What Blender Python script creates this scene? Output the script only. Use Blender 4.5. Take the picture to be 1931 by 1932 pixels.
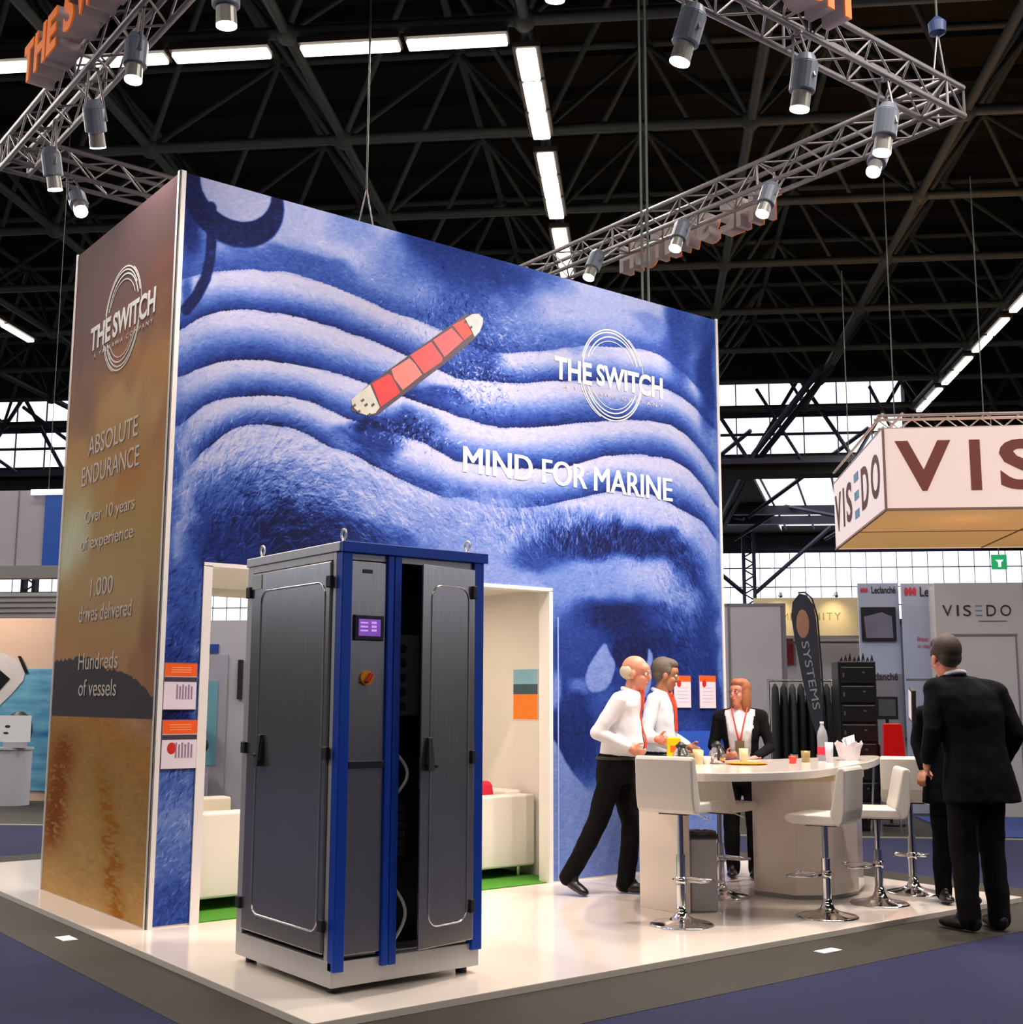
import bpy, bmesh, math, random
import numpy as np
from mathutils import Vector, Matrix, Euler
random.seed(7); rng = np.random.default_rng(7)
for o in list(bpy.data.objects): bpy.data.objects.remove(o)
sc = bpy.context.scene
COL = sc.collection
R = math.radians
# ---------------------------------------------------------------- camera
CAMP = Vector((-3.097, -7.657, 1.50))
AZ = R(52.035)                                    # booth x axis, measured clockwise from the view direction
FXv = Vector((math.sin(AZ), -math.cos(AZ), 0))    # camera right, on the floor
FYv = Vector((math.cos(AZ), math.sin(AZ), 0))     # camera forward, on the floor
cam = bpy.data.cameras.new('camera'); cam.sensor_width = 36; cam.sensor_fit = 'HORIZONTAL'
cam.lens = 36 * 2312 / 1931; cam.clip_end = 400
cob = bpy.data.objects.new('camera', cam); COL.objects.link(cob)
PITCH = R(8.7294); ROLL = 0.003
fw = FYv * math.cos(PITCH) + Vector((0, 0, math.sin(PITCH)))
up = Vector((0, 0, math.cos(PITCH))) - FYv * math.sin(PITCH)
rt = FXv.copy()
c_, s_ = math.cos(ROLL), math.sin(ROLL)
rt, up = rt * c_ + up * s_, up * c_ - rt * s_
m = Matrix((rt, up, -fw)).transposed().to_4x4(); m.translation = CAMP
cob.matrix_world = m
sc.camera = cob
# ---------------------------------------------------------------- sky, exposure
sc.view_settings.view_transform = 'Standard'; sc.view_settings.look = 'None'
sc.view_settings.exposure = 0.0; sc.view_settings.gamma = 1.0
wd = bpy.data.worlds.new('sky'); sc.world = wd; wd.use_nodes = True
wd.node_tree.nodes['Background'].inputs[0].default_value = (0.90, 0.90, 1.0, 1)
wd.node_tree.nodes['Background'].inputs[1].default_value = 2.0
sc.cycles.max_bounces = 6; sc.cycles.diffuse_bounces = 3; sc.cycles.glossy_bounces = 3
sc.cycles.transparent_max_bounces = 8; sc.cycles.transmission_bounces = 4
sc.cycles.caustics_reflective = False; sc.cycles.caustics_refractive = False
sc.cycles.use_denoising = True
# hall frame: u to the right, v away, measured from the camera's foot
HR = Vector((0.7174, -0.6967, 0)); HF = Vector((0.6967, 0.7174, 0))
HA = math.atan2(HR.y, HR.x)
def H(u, v, z=0.0): return Vector((CAMP.x, CAMP.y, 0)) + HR * u + HF * v + Vector((0, 0, z))
FZ, PZ = 0.04, 0.08                               # hall floor, booth platform
def light(name, kind, loc, energy, color, size=0.1, sizey=None, aim=None, spot=None, blend=0.5):
    l = bpy.data.lights.new(name, kind); l.energy = energy; l.color = color
    if kind == 'AREA':
        l.size = size
        if sizey: l.shape = 'RECTANGLE'; l.size_y = sizey
    else: l.shadow_soft_size = size
    if kind == 'SPOT': l.spot_size = R(spot or 60); l.spot_blend = blend
    o = bpy.data.objects.new(name, l); COL.objects.link(o); o.location = loc
    if aim is not None: o.rotation_euler = (Vector(aim) - Vector(loc)).to_track_quat('-Z', 'Y').to_euler()
    return o
# hall light: the fluorescent rows under the roof (fittings built below for the rows in view only)
WARM = (1.0, 0.86, 0.74); COOL = (0.86, 0.90, 1.0)
def strip_light(u0, v0, u1, v1, e):
    a, b = H(u0, v0, 9.12), H(u1, v1, 9.12); c = (a + b) / 2; L = (b - a).length
    o = light('row_light', 'AREA', c, e, (1.0, 0.93, 0.84), L, 0.25)
    o.rotation_euler = (0, 0, math.atan2(b.y - a.y, b.x - a.x))
strip_light(-13, 13.45, -1.4, 13.45, 350)
strip_light(-1.35, 13.5, -1.35, 30, 900)
strip_light(7.45, 13, 7.45, 35, 1300)
strip_light(-13.1, 2, -13.1, 25, 2200)
strip_light(-16, -2.0, 8, -2.0, 600)  # added row behind the view, no fittings: general fill from the front
strip_light(1, 7.7, 12, 7.7, 800)  # added row without fittings, lights the far stand walls from the front
# ---------------------------------------------------------------- materials
def lin(c): return tuple(((v / 12.92) if v <= 0.04045 else ((v + 0.055) / 1.055) ** 2.4) for v in c)
def rgb(r, g, b): return lin((r / 255, g / 255, b / 255)) + (1,)
MATS = {}
def mat(name, col, rough=0.6, metal=0.0, var=0.06, scale=14.0, emit=0.0, spec=0.5, trans=0.0, bump=0.0, aniso=None, coat=0.0):
    if name in MATS: return MATS[name]
    m = bpy.data.materials.new(name); m.use_nodes = True; nt = m.node_tree; b = nt.nodes['Principled BSDF']
    b.inputs['Roughness'].default_value = rough; b.inputs['Metallic'].default_value = metal
    b.inputs['Specular IOR Level'].default_value = spec
    b.inputs['Coat Weight'].default_value = coat
    tc = nt.nodes.new('ShaderNodeTexCoord'); n = nt.nodes.new('ShaderNodeTexNoise'); n.inputs['Scale'].default_value = scale
    n.inputs['Detail'].default_value = 3
    src = tc.outputs['Object']
    if aniso:
        mp = nt.nodes.new('ShaderNodeMapping'); mp.inputs['Scale'].default_value = aniso
        nt.links.new(src, mp.inputs[0]); src = mp.outputs[0]
    nt.links.new(src, n.inputs['Vector'])
    mx = nt.nodes.new('ShaderNodeMix'); mx.data_type = 'RGBA'
    mx.inputs[6].default_value = tuple(min(1, c * (1 - var)) for c in col[:3]) + (1,)
    mx.inputs[7].default_value = tuple(min(1, c * (1 + var)) for c in col[:3]) + (1,)
    nt.links.new(n.outputs[0], mx.inputs[0]); nt.links.new(mx.outputs[2], b.inputs['Base Color'])
    if emit: nt.links.new(mx.outputs[2], b.inputs['Emission Color']); b.inputs['Emission Strength'].default_value = emit
    if trans: b.inputs['Transmission Weight'].default_value = trans
    if bump:
        bp = nt.nodes.new('ShaderNodeBump'); bp.inputs['Strength'].default_value = bump; bp.inputs['Distance'].default_value = 0.01
        nt.links.new(n.outputs[0], bp.inputs['Height']); nt.links.new(bp.outputs[0], b.inputs['Normal'])
    MATS[name] = m; return m
def glass_mat(name, col=(0.96, 0.97, 1), gl=0.06):
    m = bpy.data.materials.new(name); m.use_nodes = True; nt = m.node_tree; nt.nodes.clear()
    o = nt.nodes.new('ShaderNodeOutputMaterial'); t = nt.nodes.new('ShaderNodeBsdfTransparent'); g = nt.nodes.new('ShaderNodeBsdfGlossy')
    t.inputs[0].default_value = tuple(col) + (1,); g.inputs['Roughness'].default_value = 0.05
    n = nt.nodes.new('ShaderNodeTexNoise'); n.inputs['Scale'].default_value = 3
    mm = nt.nodes.new('ShaderNodeMath'); mm.operation = 'MULTIPLY'; mm.inputs[1].default_value = gl * 2
    nt.links.new(n.outputs[0], mm.inputs[0])
    x = nt.nodes.new('ShaderNodeMixShader'); nt.links.new(mm.outputs[0], x.inputs[0]); nt.links.new(t.outputs[0], x.inputs[1]); nt.links.new(g.outputs[0], x.inputs[2])
    nt.links.new(x.outputs[0], o.inputs[0]); MATS[name] = m; return m
# ---------------------------------------------------------------- mesh helpers
def tag(o, label=None, cat=None, group=None, kind=None):
    if label: o['label'] = label
    if cat: o['category'] = cat
    if group: o['group'] = group
    if kind: o['kind'] = kind
    return o
def empty(name, loc=(0, 0, 0), rz=0.0, label=None, cat=None, group=None, kind=None):
    o = bpy.data.objects.new(name, None); COL.objects.link(o); o.location = loc; o.rotation_euler = (0, 0, rz); o.empty_display_size = 0.1
    return tag(o, label, cat, group, kind)
def frame(d):
    d = Vector(d).normalized(); a = Vector((0, 0, 1)) if abs(d.z) < 0.9 else Vector((1, 0, 0))
    u = d.cross(a).normalized(); return u, d.cross(u).normalized(), d
class MB:
    def __init__(s): s.v = []; s.f = []
    def add(s, vs, fs):
        k = len(s.v); s.v += [tuple(p) for p in vs]; s.f += [tuple(i + k for i in f) for f in fs]; return s
    def box(s, c, d, rz=0.0, M=None):
        x, y, z = d[0] / 2, d[1] / 2, d[2] / 2
        vs = [Vector((i * x, j * y, k * z)) for k in (-1, 1) for j in (-1, 1) for i in (-1, 1)]
        if M is None: M = Matrix.Rotation(rz, 3, 'Z')
        vs = [M @ p + Vector(c) for p in vs]
        return s.add(vs, [(0, 2, 3, 1), (4, 5, 7, 6), (0, 1, 5, 4), (2, 6, 7, 3), (0, 4, 6, 2), (1, 3, 7, 5)])
    def bx(s, x0, x1, y0, y1, z0, z1): return s.box(((x0 + x1) / 2, (y0 + y1) / 2, (z0 + z1) / 2), (abs(x1 - x0), abs(y1 - y0), abs(z1 - z0)))
    def cyl(s, a, b, r0, r1=None, n=12, cap=True):
        r1 = r0 if r1 is None else r1; a = Vector(a); b = Vector(b); u, w, d = frame(b - a)
        vs = [];
        for p, r in ((a, r0), (b, r1)):
            vs += [p + (u * math.cos(t) + w * math.sin(t)) * r for t in (2 * math.pi * i / n for i in range(n))]
        fs = [(i, (i + 1) % n, n + (i + 1) % n, n + i) for i in range(n)]
        if cap: fs += [tuple(range(n))[::-1], tuple(range(n, 2 * n))]
        return s.add(vs, fs)
    def tube(s, pts, r, n=8, closed=False):
        pts = [Vector(p) for p in pts]; N = len(pts); rings = []
        rs = r if hasattr(r, '__len__') else [r] * N
        u0 = None
        for i, p in enumerate(pts):
            if closed: d = pts[(i + 1) % N] - pts[i - 1]
            else: d = pts[min(i + 1, N - 1)] - pts[max(i - 1, 0)]
            d.normalize()
            if u0 is None: u0 = frame(d)[0]
            u0 = (u0 - d * u0.dot(d)).normalized(); w = d.cross(u0)
            rings.append([p + (u0 * math.cos(t) + w * math.sin(t)) * rs[i] for t in (2 * math.pi * k / n for k in range(n))])
        vs = [q for g in rings for q in g]; fs = []
        for i in range(N if closed else N - 1):
            j = (i + 1) % N
            fs += [(i * n + k, i * n + (k + 1) % n, j * n + (k + 1) % n, j * n + k) for k in range(n)]
        if not closed: fs += [tuple(range(n))[::-1], tuple(range((N - 1) * n, N * n))]
        return s.add(vs, fs)
    def ell(s, c, r, M=None, nu=16, nv=10):
        vs = [Vector((0, 0, -1))]; fs = []
        for j in range(1, nv):
            t = math.pi * j / nv - math.pi / 2
            vs += [Vector((math.cos(t) * math.cos(2 * math.pi * i / nu), math.cos(t) * math.sin(2 * math.pi * i / nu), math.sin(t))) for i in range(nu)]
        vs.append(Vector((0, 0, 1))); L = len(vs) - 1
        fs += [(0, 1 + (i + 1) % nu, 1 + i) for i in range(nu)]
        for j in range(nv - 2):
            fs += [(1 + j * nu + i, 1 + j * nu + (i + 1) % nu, 1 + (j + 1) * nu + (i + 1) % nu, 1 + (j + 1) * nu + i) for i in range(nu)]
        fs += [(1 + (nv - 2) * nu + i, 1 + (nv - 2) * nu + (i + 1) % nu, L) for i in range(nu)]
        M = M or Matrix.Identity(3)
        if not hasattr(r, '__len__'): r = (r, r, r)
        return s.add([M @ Vector((p.x * r[0], p.y * r[1], p.z * r[2])) + Vector(c) for p in vs], fs)
    def cap2(s, a, b, r0, r1, n=14):                # capsule with tapering radius
        s.cyl(a, b, r0, r1, n); s.ell(a, r0, nu=n, nv=8); return s.ell(b, r1, nu=n, nv=8)
    def lathe(s, prof, c=(0, 0, 0), n=24):
        vs = []; c = Vector(c)
        for r, z in prof: vs += [c + Vector((r * math.cos(2 * math.pi * i / n), r * math.sin(2 * math.pi * i / n), z)) for i in range(n)]
        fs = []
        for j in range(len(prof) - 1):
            fs += [(j * n + i, j * n + (i + 1) % n, (j + 1) * n + (i + 1) % n, (j + 1) * n + i) for i in range(n)]
        fs += [tuple(range(n))[::-1], tuple(range((len(prof) - 1) * n, len(prof) * n))]
        return s.add(vs, fs)
    def loft(s, secs, n=24):                       # (x,y,z,rx,ry[,pow])
        vs = []
        for q in secs:
            x, y, z, rx, ry = q[:5]; pw = q[5] if len(q) > 5 else 1.0
            for i in range(n):
                t = 2 * math.pi * i / n; c, d = math.cos(t), math.sin(t)
                vs.append(Vector((x + rx * math.copysign(abs(c) ** pw, c), y + ry * math.copysign(abs(d) ** pw, d), z)))
        fs = []
        for j in range(len(secs) - 1):
            fs += [(j * n + i, j * n + (i + 1) % n, (j + 1) * n + (i + 1) % n, (j + 1) * n + i) for i in range(n)]
        fs += [tuple(range(n))[::-1], tuple(range((len(secs) - 1) * n, len(secs) * n))]
        return s.add(vs, fs)
    def prism(s, poly, z0, z1, O=(0, 0, 0), U=(1, 0, 0), V=(0, 1, 0), N=(0, 0, 1)):
        O, U, V, N = Vector(O), Vector(U), Vector(V), Vector(N); k = len(poly)
        vs = [O + U * p[0] + V * p[1] + N * z0 for p in poly] + [O + U * p[0] + V * p[1] + N * z1 for p in poly]
        fs = [tuple(range(k))[::-1], tuple(range(k, 2 * k))] + [(i, (i + 1) % k, k + (i + 1) % k, k + i) for i in range(k)]
        return s.add(vs, fs)
    def build(s, name, m, parent=None, loc=None, smooth=False, bevel=0.0, rz=0.0, seg=2):
        me = bpy.data.meshes.new(name); vs = s.v
        if loc is not None:
            Mi = Matrix.Rotation(-rz, 3, 'Z'); L = Vector(loc); vs = [Mi @ (Vector(p) - L) for p in vs]
        me.from_pydata([tuple(p) for p in vs], [], s.f); me.materials.append(m)
        b = bmesh.new(); b.from_mesh(me); bmesh.ops.recalc_face_normals(b, faces=b.faces); b.to_mesh(me); b.free()
        o = bpy.data.objects.new(name, me); COL.objects.link(o)
        if loc is not None: o.location = loc; o.rotation_euler = (0, 0, rz)
        if parent: o.parent = parent
        if smooth: me.polygons.foreach_set('use_smooth', [True] * len(me.polygons))
        if bevel:
            md = o.modifiers.new('bevel', 'BEVEL'); md.width = bevel; md.segments = seg; md.limit_method = 'ANGLE'; md.angle_limit = R(40)
        return o
def bake(o):
    dg = bpy.context.evaluated_depsgraph_get(); me = bpy.data.meshes.new_from_object(o.evaluated_get(dg))
    o.modifiers.clear(); old = o.data; o.data = me; me.name = o.name
    return o
FOLDS = bpy.data.textures.new('folds', 'CLOUDS'); FOLDS.noise_scale = 0.11; FOLDS.noise_depth = 1
def blobmesh(mb, name, m, parent=None, voxel=0.01, smooth=4, loc=None, rz=0.0):
    o = mb.build(name, m); r = o.modifiers.new('r', 'REMESH'); r.mode = 'VOXEL'; r.voxel_size = voxel; r.use_smooth_shade = True
    if smooth: sm = o.modifiers.new('s', 'SMOOTH'); sm.iterations = smooth; sm.factor = 0.5
    if name in ('shirt', 'trousers', 'jacket', 'blouse'):
        dm = o.modifiers.new('d', 'DISPLACE'); dm.texture = FOLDS; dm.strength = 0.016; dm.mid_level = 0.42
    bake(o)
    if not len(o.data.materials): o.data.materials.append(m)
    o.data.polygons.foreach_set('use_smooth', [True] * len(o.data.polygons))
    if parent: o.parent = parent
    if loc is not None: o.location = loc; o.rotation_euler = (0, 0, rz)
    return o
def copy_tree(o, parent=None):
    c = o.copy(); COL.objects.link(c); c.parent = parent
    for ch in list(o.children): copy_tree(ch, c)
    return c
def text(body, m, name, parent, O, U, V, w=None, h=None, ext=0.002, bold=0.0, space=1.0, shear=0.0, align='L', loc=None, dup=0):
    """flat lettering; O lower-left corner of the text box, U reading direction, V up"""
    cu = bpy.data.curves.new('t', 'FONT'); cu.body = body; cu.size = 1; cu.extrude = 0.5; cu.offset = bold; cu.space_character = space; cu.shear = shear; cu.resolution_u = 4
    t = bpy.data.objects.new('t', cu); COL.objects.link(t); bpy.context.view_layer.update()
    dg = bpy.context.evaluated_depsgraph_get(); me = bpy.data.meshes.new_from_object(t.evaluated_get(dg))
    bpy.data.objects.remove(t)
    P = np.zeros(len(me.vertices) * 3); me.vertices.foreach_get('co', P); P = P.reshape(-1, 3)
    lo, hi = P.min(0), P.max(0); sy = h / (hi[1] - lo[1]) if h else w / (hi[0] - lo[0]); sx = w / (hi[0] - lo[0]) if w else sy
    if not h: sy = sx
    U, V = Vector(U), Vector(V); N = U.cross(V); O = Vector(O)
    off = (hi[0] - lo[0]) * sx * {'L': 0, 'C': 0.5, 'R': 1}[align]
    if loc is None: loc = Vector((0, 0, 0))
    Q = np.array(O - Vector(loc))[None] + np.outer((P[:, 0] - lo[0]) * sx - off, np.array(U)) + np.outer((P[:, 1] - lo[1]) * sy, np.array(V)) + np.outer((P[:, 2] - lo[2]) * ext, np.array(N))
    me.vertices.foreach_set('co', Q.ravel()); me.materials.clear(); me.materials.append(m); me.update()
    if dup:
        b = bmesh.new(); b.from_mesh(me); g = bmesh.ops.duplicate(b, geom=b.verts[:] + b.edges[:] + b.faces[:])
        bmesh.ops.translate(b, verts=[v for v in g['geom'] if isinstance(v, bmesh.types.BMVert)], vec=U * dup + N * .0008); b.to_mesh(me); b.free()
    o = bpy.data.objects.new(name, me); COL.objects.link(o); o.location = loc
    if parent: o.parent = parent
    me.name = name
    return o
def struct(o, kind='structure'): o['kind'] = kind; return o
# ---------------------------------------------------------------- palette
steel_dark = mat('roof_steel', rgb(80, 88, 84), 0.55, 0.0, 0.15)
alu = mat('aluminium_truss', (0.34, 0.31, 0.32, 1), 0.45, 0.6)
roof_m = mat('roof_deck', rgb(34, 33, 26), 0.9, 0, 0.25, 1.5)
white_gloss = mat('white_laminate', (0.82, 0.73, 0.66, 1), 0.12, 0, 0.015, 4)
white_wall = mat('white_panel', (0.74, 0.70, 0.66, 1), 0.5, 0, 0.02, 4)
white_trim = mat('white_trim', (0.80, 0.76, 0.74, 1), 0.4, 0, 0.02)
leather = mat('white_leather', (0.76, 0.71, 0.64, 1), 0.35, 0, 0.03, 20)
chrome = mat('chrome', (0.72, 0.71, 0.72, 1), 0.12, 1.0, 0.02)
black_m = mat('black_plastic', (0.012, 0.012, 0.014, 1), 0.45)
print_white = mat('white_print', (0.86, 0.86, 0.92, 1), 0.5, 0, 0.02)
orange_m = mat('orange_print', rgb(236, 90, 20), 0.5)
# ---------------------------------------------------------------- hall floor
def ring_poly(name, m, outer, inner, z0, z1):
    mb = MB(); n = len(outer)
    for i in range(n):
        j = (i + 1) % n
        mb.prism([outer[i], outer[j], inner[j], inner[i]], z0, z1)
    return mb.build(name, m)
fl = MB(); q = [H(-45, -14), H(45, -14), H(45, 60), H(-45, 60)]
fl.prism([(p.x, p.y) for p in q], FZ - 0.3, FZ - 0.004)
struct(fl.build('floor', mat('hall_floor', rgb(42, 37, 27), 0.65, 0, 0.25, 2.2, bump=0.05)))
carpet_m = mat('navy_carpet', rgb(26, 30, 70), 0.95, 0, 0.22, 60, bump=0.3)
cp = MB(); hbox0 = [H(-45, -14), H(45, -14), H(45, 13.9), H(-45, 13.9)]
cp.prism([(p.x, p.y) for p in hbox0], FZ - 0.004, FZ); struct(cp.build('floor', carpet_m))
st = MB(); st.bx(-0.68, 6.25, -3.22, 4.6, FZ - 0.003, FZ + 0.002)
struct(st.build('floor', MATS['hall_floor']))
# the carpet edge, a low grey seam strip, and blue carpet of the far stand
mb = MB(); a, b = H(-45, 13.9), H(45, 14.05)
mb.box((H(0, 13.97).x, H(0, 13.97).y, FZ), (90, 0.12, 0.02), HA)
struct(mb.build('trim_1', mat('seam_strip', rgb(120, 120, 112), 0.6)))
mb = MB(); c = H(7.4, 15.27)
mb.box((c.x, c.y, FZ + 0.008), (8.0, 2.44, 0.02), HA)
tag(mb.build('stand_carpet', mat('blue_stand_carpet', rgb(40, 60, 120), 0.95, 0, 0.15, 50), loc=(c.x, c.y, FZ), rz=HA), 'blue carpet laid in front of the tall white stand wall at right', 'carpet')
# ---------------------------------------------------------------- hall shell
hall_wall = mat('hall_wall', rgb(150, 148, 146), 0.8, 0, 0.1, 0.6)
mull = mat('window_bar', rgb(70, 66, 84), 0.6)
def hbox(mb, u0, u1, v0, v1, z0, z1):
    c = H((u0 + u1) / 2, (v0 + v1) / 2, (z0 + z1) / 2); return mb.box(c, (abs(u1 - u0), abs(v1 - v0), abs(z1 - z0)), HA)
mb = MB(); hbox(mb, -45, 45, -14, 35.6, 12.0, 12.2); ceil = struct(mb.build('ceiling', roof_m))
# roof purlins
mb = MB()
for v in np.arange(-13, 35, 1.43): hbox(mb, -30, 30, v - 0.04, v + 0.04, 11.75, 12.0)
mb.build('purlins', roof_m, ceil)
# space frame: half octahedra
CU, CV, Z0, Z1 = 2.9, 2.87, 9.5, 11.55
us = [-1.33 + CU * k for k in range(-9, 10)]; vs_ = [13.45 + CV * k for k in range(-2, 8)]
sf = MB()
for j, v in enumerate(vs_):
    for i, u in enumerate(us):
        big = (abs(u + 1.33) < .1 or abs(u - 7.37) < .1)
        if i + 1 < len(us): sf.cyl(H(u, v, Z0), H(u + CU, v, Z0), 0.075, n=6, cap=False)
        if j + 1 < len(vs_): sf.cyl(H(u, v, Z0), H(u, v + CV, Z0), 0.075, n=6, cap=False)
        sf.ell(H(u, v, Z0), 0.15, nu=8, nv=6)
        if i + 1 < len(us) and j + 1 < len(vs_):
            a = H(u + CU / 2, v + CV / 2, Z1); sf.ell(a, 0.13, nu=8, nv=6)
            for du, dv in ((0, 0), (CU, 0), (0, CV), (CU, CV)): sf.cyl(H(u + du, v + dv, Z0), a, 0.045, n=5, cap=False)
            if i + 2 < len(us): sf.cyl(a, a + HR * CU, 0.06, n=6, cap=False)
            if j + 2 < len(vs_): sf.cyl(a, a + HF * CV, 0.06, n=6, cap=False)
sf.build('space_frame', steel_dark, ceil, smooth=True)
# clerestory at the end of the high roof
def window(name, u0, u1, v, z0, z1, du, zbars, rb=0.03, tb=0.05):
    e = struct(empty(name, H((u0 + u1) / 2, v, z0), HA)); L = (u1 - u0); hz = z1 - z0
    g = MB().box((0, 0.04, hz / 2), (L, 0.012, hz)); g.build('window_pane', MATS.get('hall_glass') or glass_mat('hall_glass'), e)
    b = MB(); n = int(L / du)
    for i in range(n + 1): b.box((-L / 2 + L * i / n, 0, hz / 2), (rb, 0.05, hz))
    for z, t in zbars: b.box((0, 0, z - z0), (L, 0.08, t))
    b.build('window_frame', mull, e); return e
window('window_1', -24, 7.5, 35.2, 8.38, 10.75, 0.95, [(9.10, 0.07), (9.68, 0.16), (9.8, .05), (8.4, .1)])
mb = MB(); hbox(mb, -45, 45, 35.3, 35.7, 10.75, 12.0); hbox(mb, 7.5, 45, 35.3, 35.7, 8.2, 12); hbox(mb, -45, -24, 35.3, 35.7, 8.2, 12); hbox(mb, -45, 45, 35.0, 35.8, 7.9, 8.34)
struct(mb.build('wall_back', roof_m))
mb = MB()                                          # lattice girder under the clerestory
for k in range(-8, 9):
    u = -1.33 + CU * k
    for s in (1, -1): mb.cyl(H(u, 34.6, 10.6), H(u + s * CU / 2, 34.6, 8.2), 0.06, n=6)
    mb.cyl(H(u, 34.6, 8.2), H(u - CU / 2, 31.9, 9.6), 0.05, n=6)
hbox(mb, -26, 26, 34.5, 34.7, 8.12, 8.28)
struct(mb.build('trim_2', mull))
# lower roof beyond with a long skylight, and the far wall windows
mb = MB()
def hpoly(mb, pts, z0, z1):
    P = [H(*p) for p in pts]; mb.prism([(p.x, p.y) for p in P], z0, z1)
hpoly(mb, [(-45, 35.3), (2.9, 35.3), (5.9, 52.5), (-45, 52.5)], 8.4, 8.55)
hpoly(mb, [(13, 35.3), (45, 35.3), (45, 52.5), (13, 52.5)], 8.4, 8.55)
hpoly(mb, [(2.9, 35.3), (13, 35.3), (13, 37.0), (3.2, 37.0)], 8.4, 8.55)
hpoly(mb, [(5.6, 50.3), (13, 50.3), (13, 52.5), (5.9, 52.5)], 8.4, 8.55)
struct(mb.build('ceiling', roof_m))
mb = MB()
for k in range(9):
    u = 3.4 + k * 1.1; mb.cyl(H(u, 37, 8.42), H(u + 2.4, 50.3, 8.42), 0.04, n=5)
hbox(mb, 3, 13, 44.0, 44.3, 8.1, 8.4); hbox(mb, -26, 26, 46.5, 46.8, 8.1, 8.4)
for k in range(-7, 8):
    mb.cyl(H(k * 3.4, 46.6, 7.5), H(k * 3.4 + 1.7, 44.2, 8.4), 0.07, n=5); mb.cyl(H(k * 3.4 + 1.7, 44.2, 8.4), H(k * 3.4 + 3.4, 41.8, 7.6), 0.07, n=5)
    mb.cyl(H(k * 3.4, 40, 7.4), H(k * 3.4 + 3.2, 36, 9.4), 0.07, n=5)
for u in (4.47, -10.03):
    for s in (-.12, .12): mb.cyl(H(u + s, 29.5, 9.5), H(u - 1.19 + s, 35, 8.45), 0.09, n=6); mb.cyl(H(u - 1.19 + s, 35, 8.45), H(u - 1.9 + s, 46, 7.35), 0.09, n=6)
struct(mb.build('trim_3', mull))
window('window_2', -30, 26, 52.0, 4.75, 7.75, 0.62, [(4.8, .12), (5.45, .035), (6.2, .035), (7.0, .035), (7.7, .12)], 0.02)
mb = MB(); hbox(mb, -45, 45, 52.1, 52.4, FZ - .2, 4.75); hbox(mb, -45, 45, 52.1, 52.4, 7.75, 8.5); hbox(mb, -45, -30, 52.1, 52.4, 4.7, 8.5); hbox(mb, 26, 45, 52.1, 52.4, 4.7, 8.5)
struct(mb.build('wall_far', mat('far_wall', rgb(120, 120, 128), 0.8, 0, 0.1, 0.5)))
for sd, nm in ((-1, 'wall_left'), (1, 'wall_right')):
    mb = MB()
    for a in ((-14, 52.4, FZ - .3, 6.4), (-14, 52.4, 10.8, 12.2), (-14, -12, 6.4, 10.8), (34, 52.4, 6.4, 10.8)): hbox(mb, sd * 45, sd * 45.3, a[0], a[1], a[2], a[3])
    struct(mb.build(nm, hall_wall))
    wn = struct(empty('window_%d' % (3 if sd < 0 else 4), H(sd * 45.1, 11, 6.4), HA))  # unseen side window band, added for a bright reflection in the cabinet steel
    MB().box((0, 0, 2.2), (.012, 46, 4.4)).build('window_pane', MATS['hall_glass'], wn)
    mb = MB()
    for k in range(24): mb.box((0, -23 + 2 * k, 2.2), (.1, .08, 4.4))
    for z in (.05, 2.2, 4.35): mb.box((0, 0, z), (.12, 46, .12))
    mb.build('window_frame', mull, wn)
mb = MB(); hbox(mb, -45, 45, -14.3, -14, 0, 12.2); struct(mb.build('wall_front', hall_wall))
# steel columns and braces standing in front of the far windows
def column(u, v, lab):
    e = empty('roof_column', H(u, v, FZ), HA, lab, 'column')
    b = MB(); b.box((-0.2, 0, 4.0), (0.12, 0.3, 8.0)); b.box((0.2, 0, 4.0), (0.12, 0.3, 8.0)); b.build('shaft', mull, e)
    b = MB()
    for k in range(16): b.cyl((-0.2, 0, 0.3 + k * 0.48), (0.2, 0, 0.3 + k * 0.48 + 0.24), 0.03, n=5); b.cyl((0.2, 0, 0.54 + k * 0.48), (-0.2, 0, 0.78 + k * 0.48), 0.03, n=5)
    b.build('lacing', mull, e)
    for s in (-1, 1): MB().cyl((s * 0.2, 0, 5.6), (s * 3.2, 0, 8.2), 0.09, n=6).build('brace', mull, e)
    return e
column(4.1, 48.5, 'grey laced steel column just right of the blue printed tower, before the far windows')
column(16.6, 42.0, 'grey laced steel column under the right end of the hanging lit sign')
column(-21.0, 40.0, 'grey steel column seen at the left edge beyond the white stands')
# ---------------------------------------------------------------- fluorescent rows
tube_m = mat('fluorescent_tube', (1.0, 0.93, 0.82, 1), 0.4, 0, 0.01, emit=4.0)
fit_m = mat('batten', rgb(60, 52, 44), 0.5)
def fitting(a, b, lab, group, w=0.2):
    a, b = Vector(a), Vector(b); c = (a + b) / 2; L = (b - a).length; rz = math.atan2(b.y - a.y, b.x - a.x)
    e = empty('batten_light', c, rz, lab, 'ceiling light', group)
    MB().box((0, 0, 0.05), (L, w + 0.1, 0.08)).build('housing', fit_m, e)
    MB().box((0, 0, -0.02), (L - 0.04, w, 0.06)).build('tube', tube_m, e, bevel=0.02)
    return e
Gt = ['battens of the long cross row at upper left', 'battens of the row running away above the tower', 'battens of the row at right edge', 'battens of the row at left edge']
for k in range(-4, 0):
    u = -1.33 + CU * k
    for s in (0, 1): fitting(H(u + 0.18 + s * 1.3, 13.45, 9.27), H(u + 1.42 + s * 1.3, 13.45, 9.27), 'white fluorescent batten in the cross row under the roof at upper left', Gt[0])
for k in range(0, 6):
    v = 13.45 + CV * k
    for s in range(3): fitting(H(-1.33, v + 0.22 + s * 0.82, 9.27), H(-1.33, v + 0.98 + s * 0.82, 9.27), 'white fluorescent batten in the roof row running away above the blue tower', Gt[1], 0.24)
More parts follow.
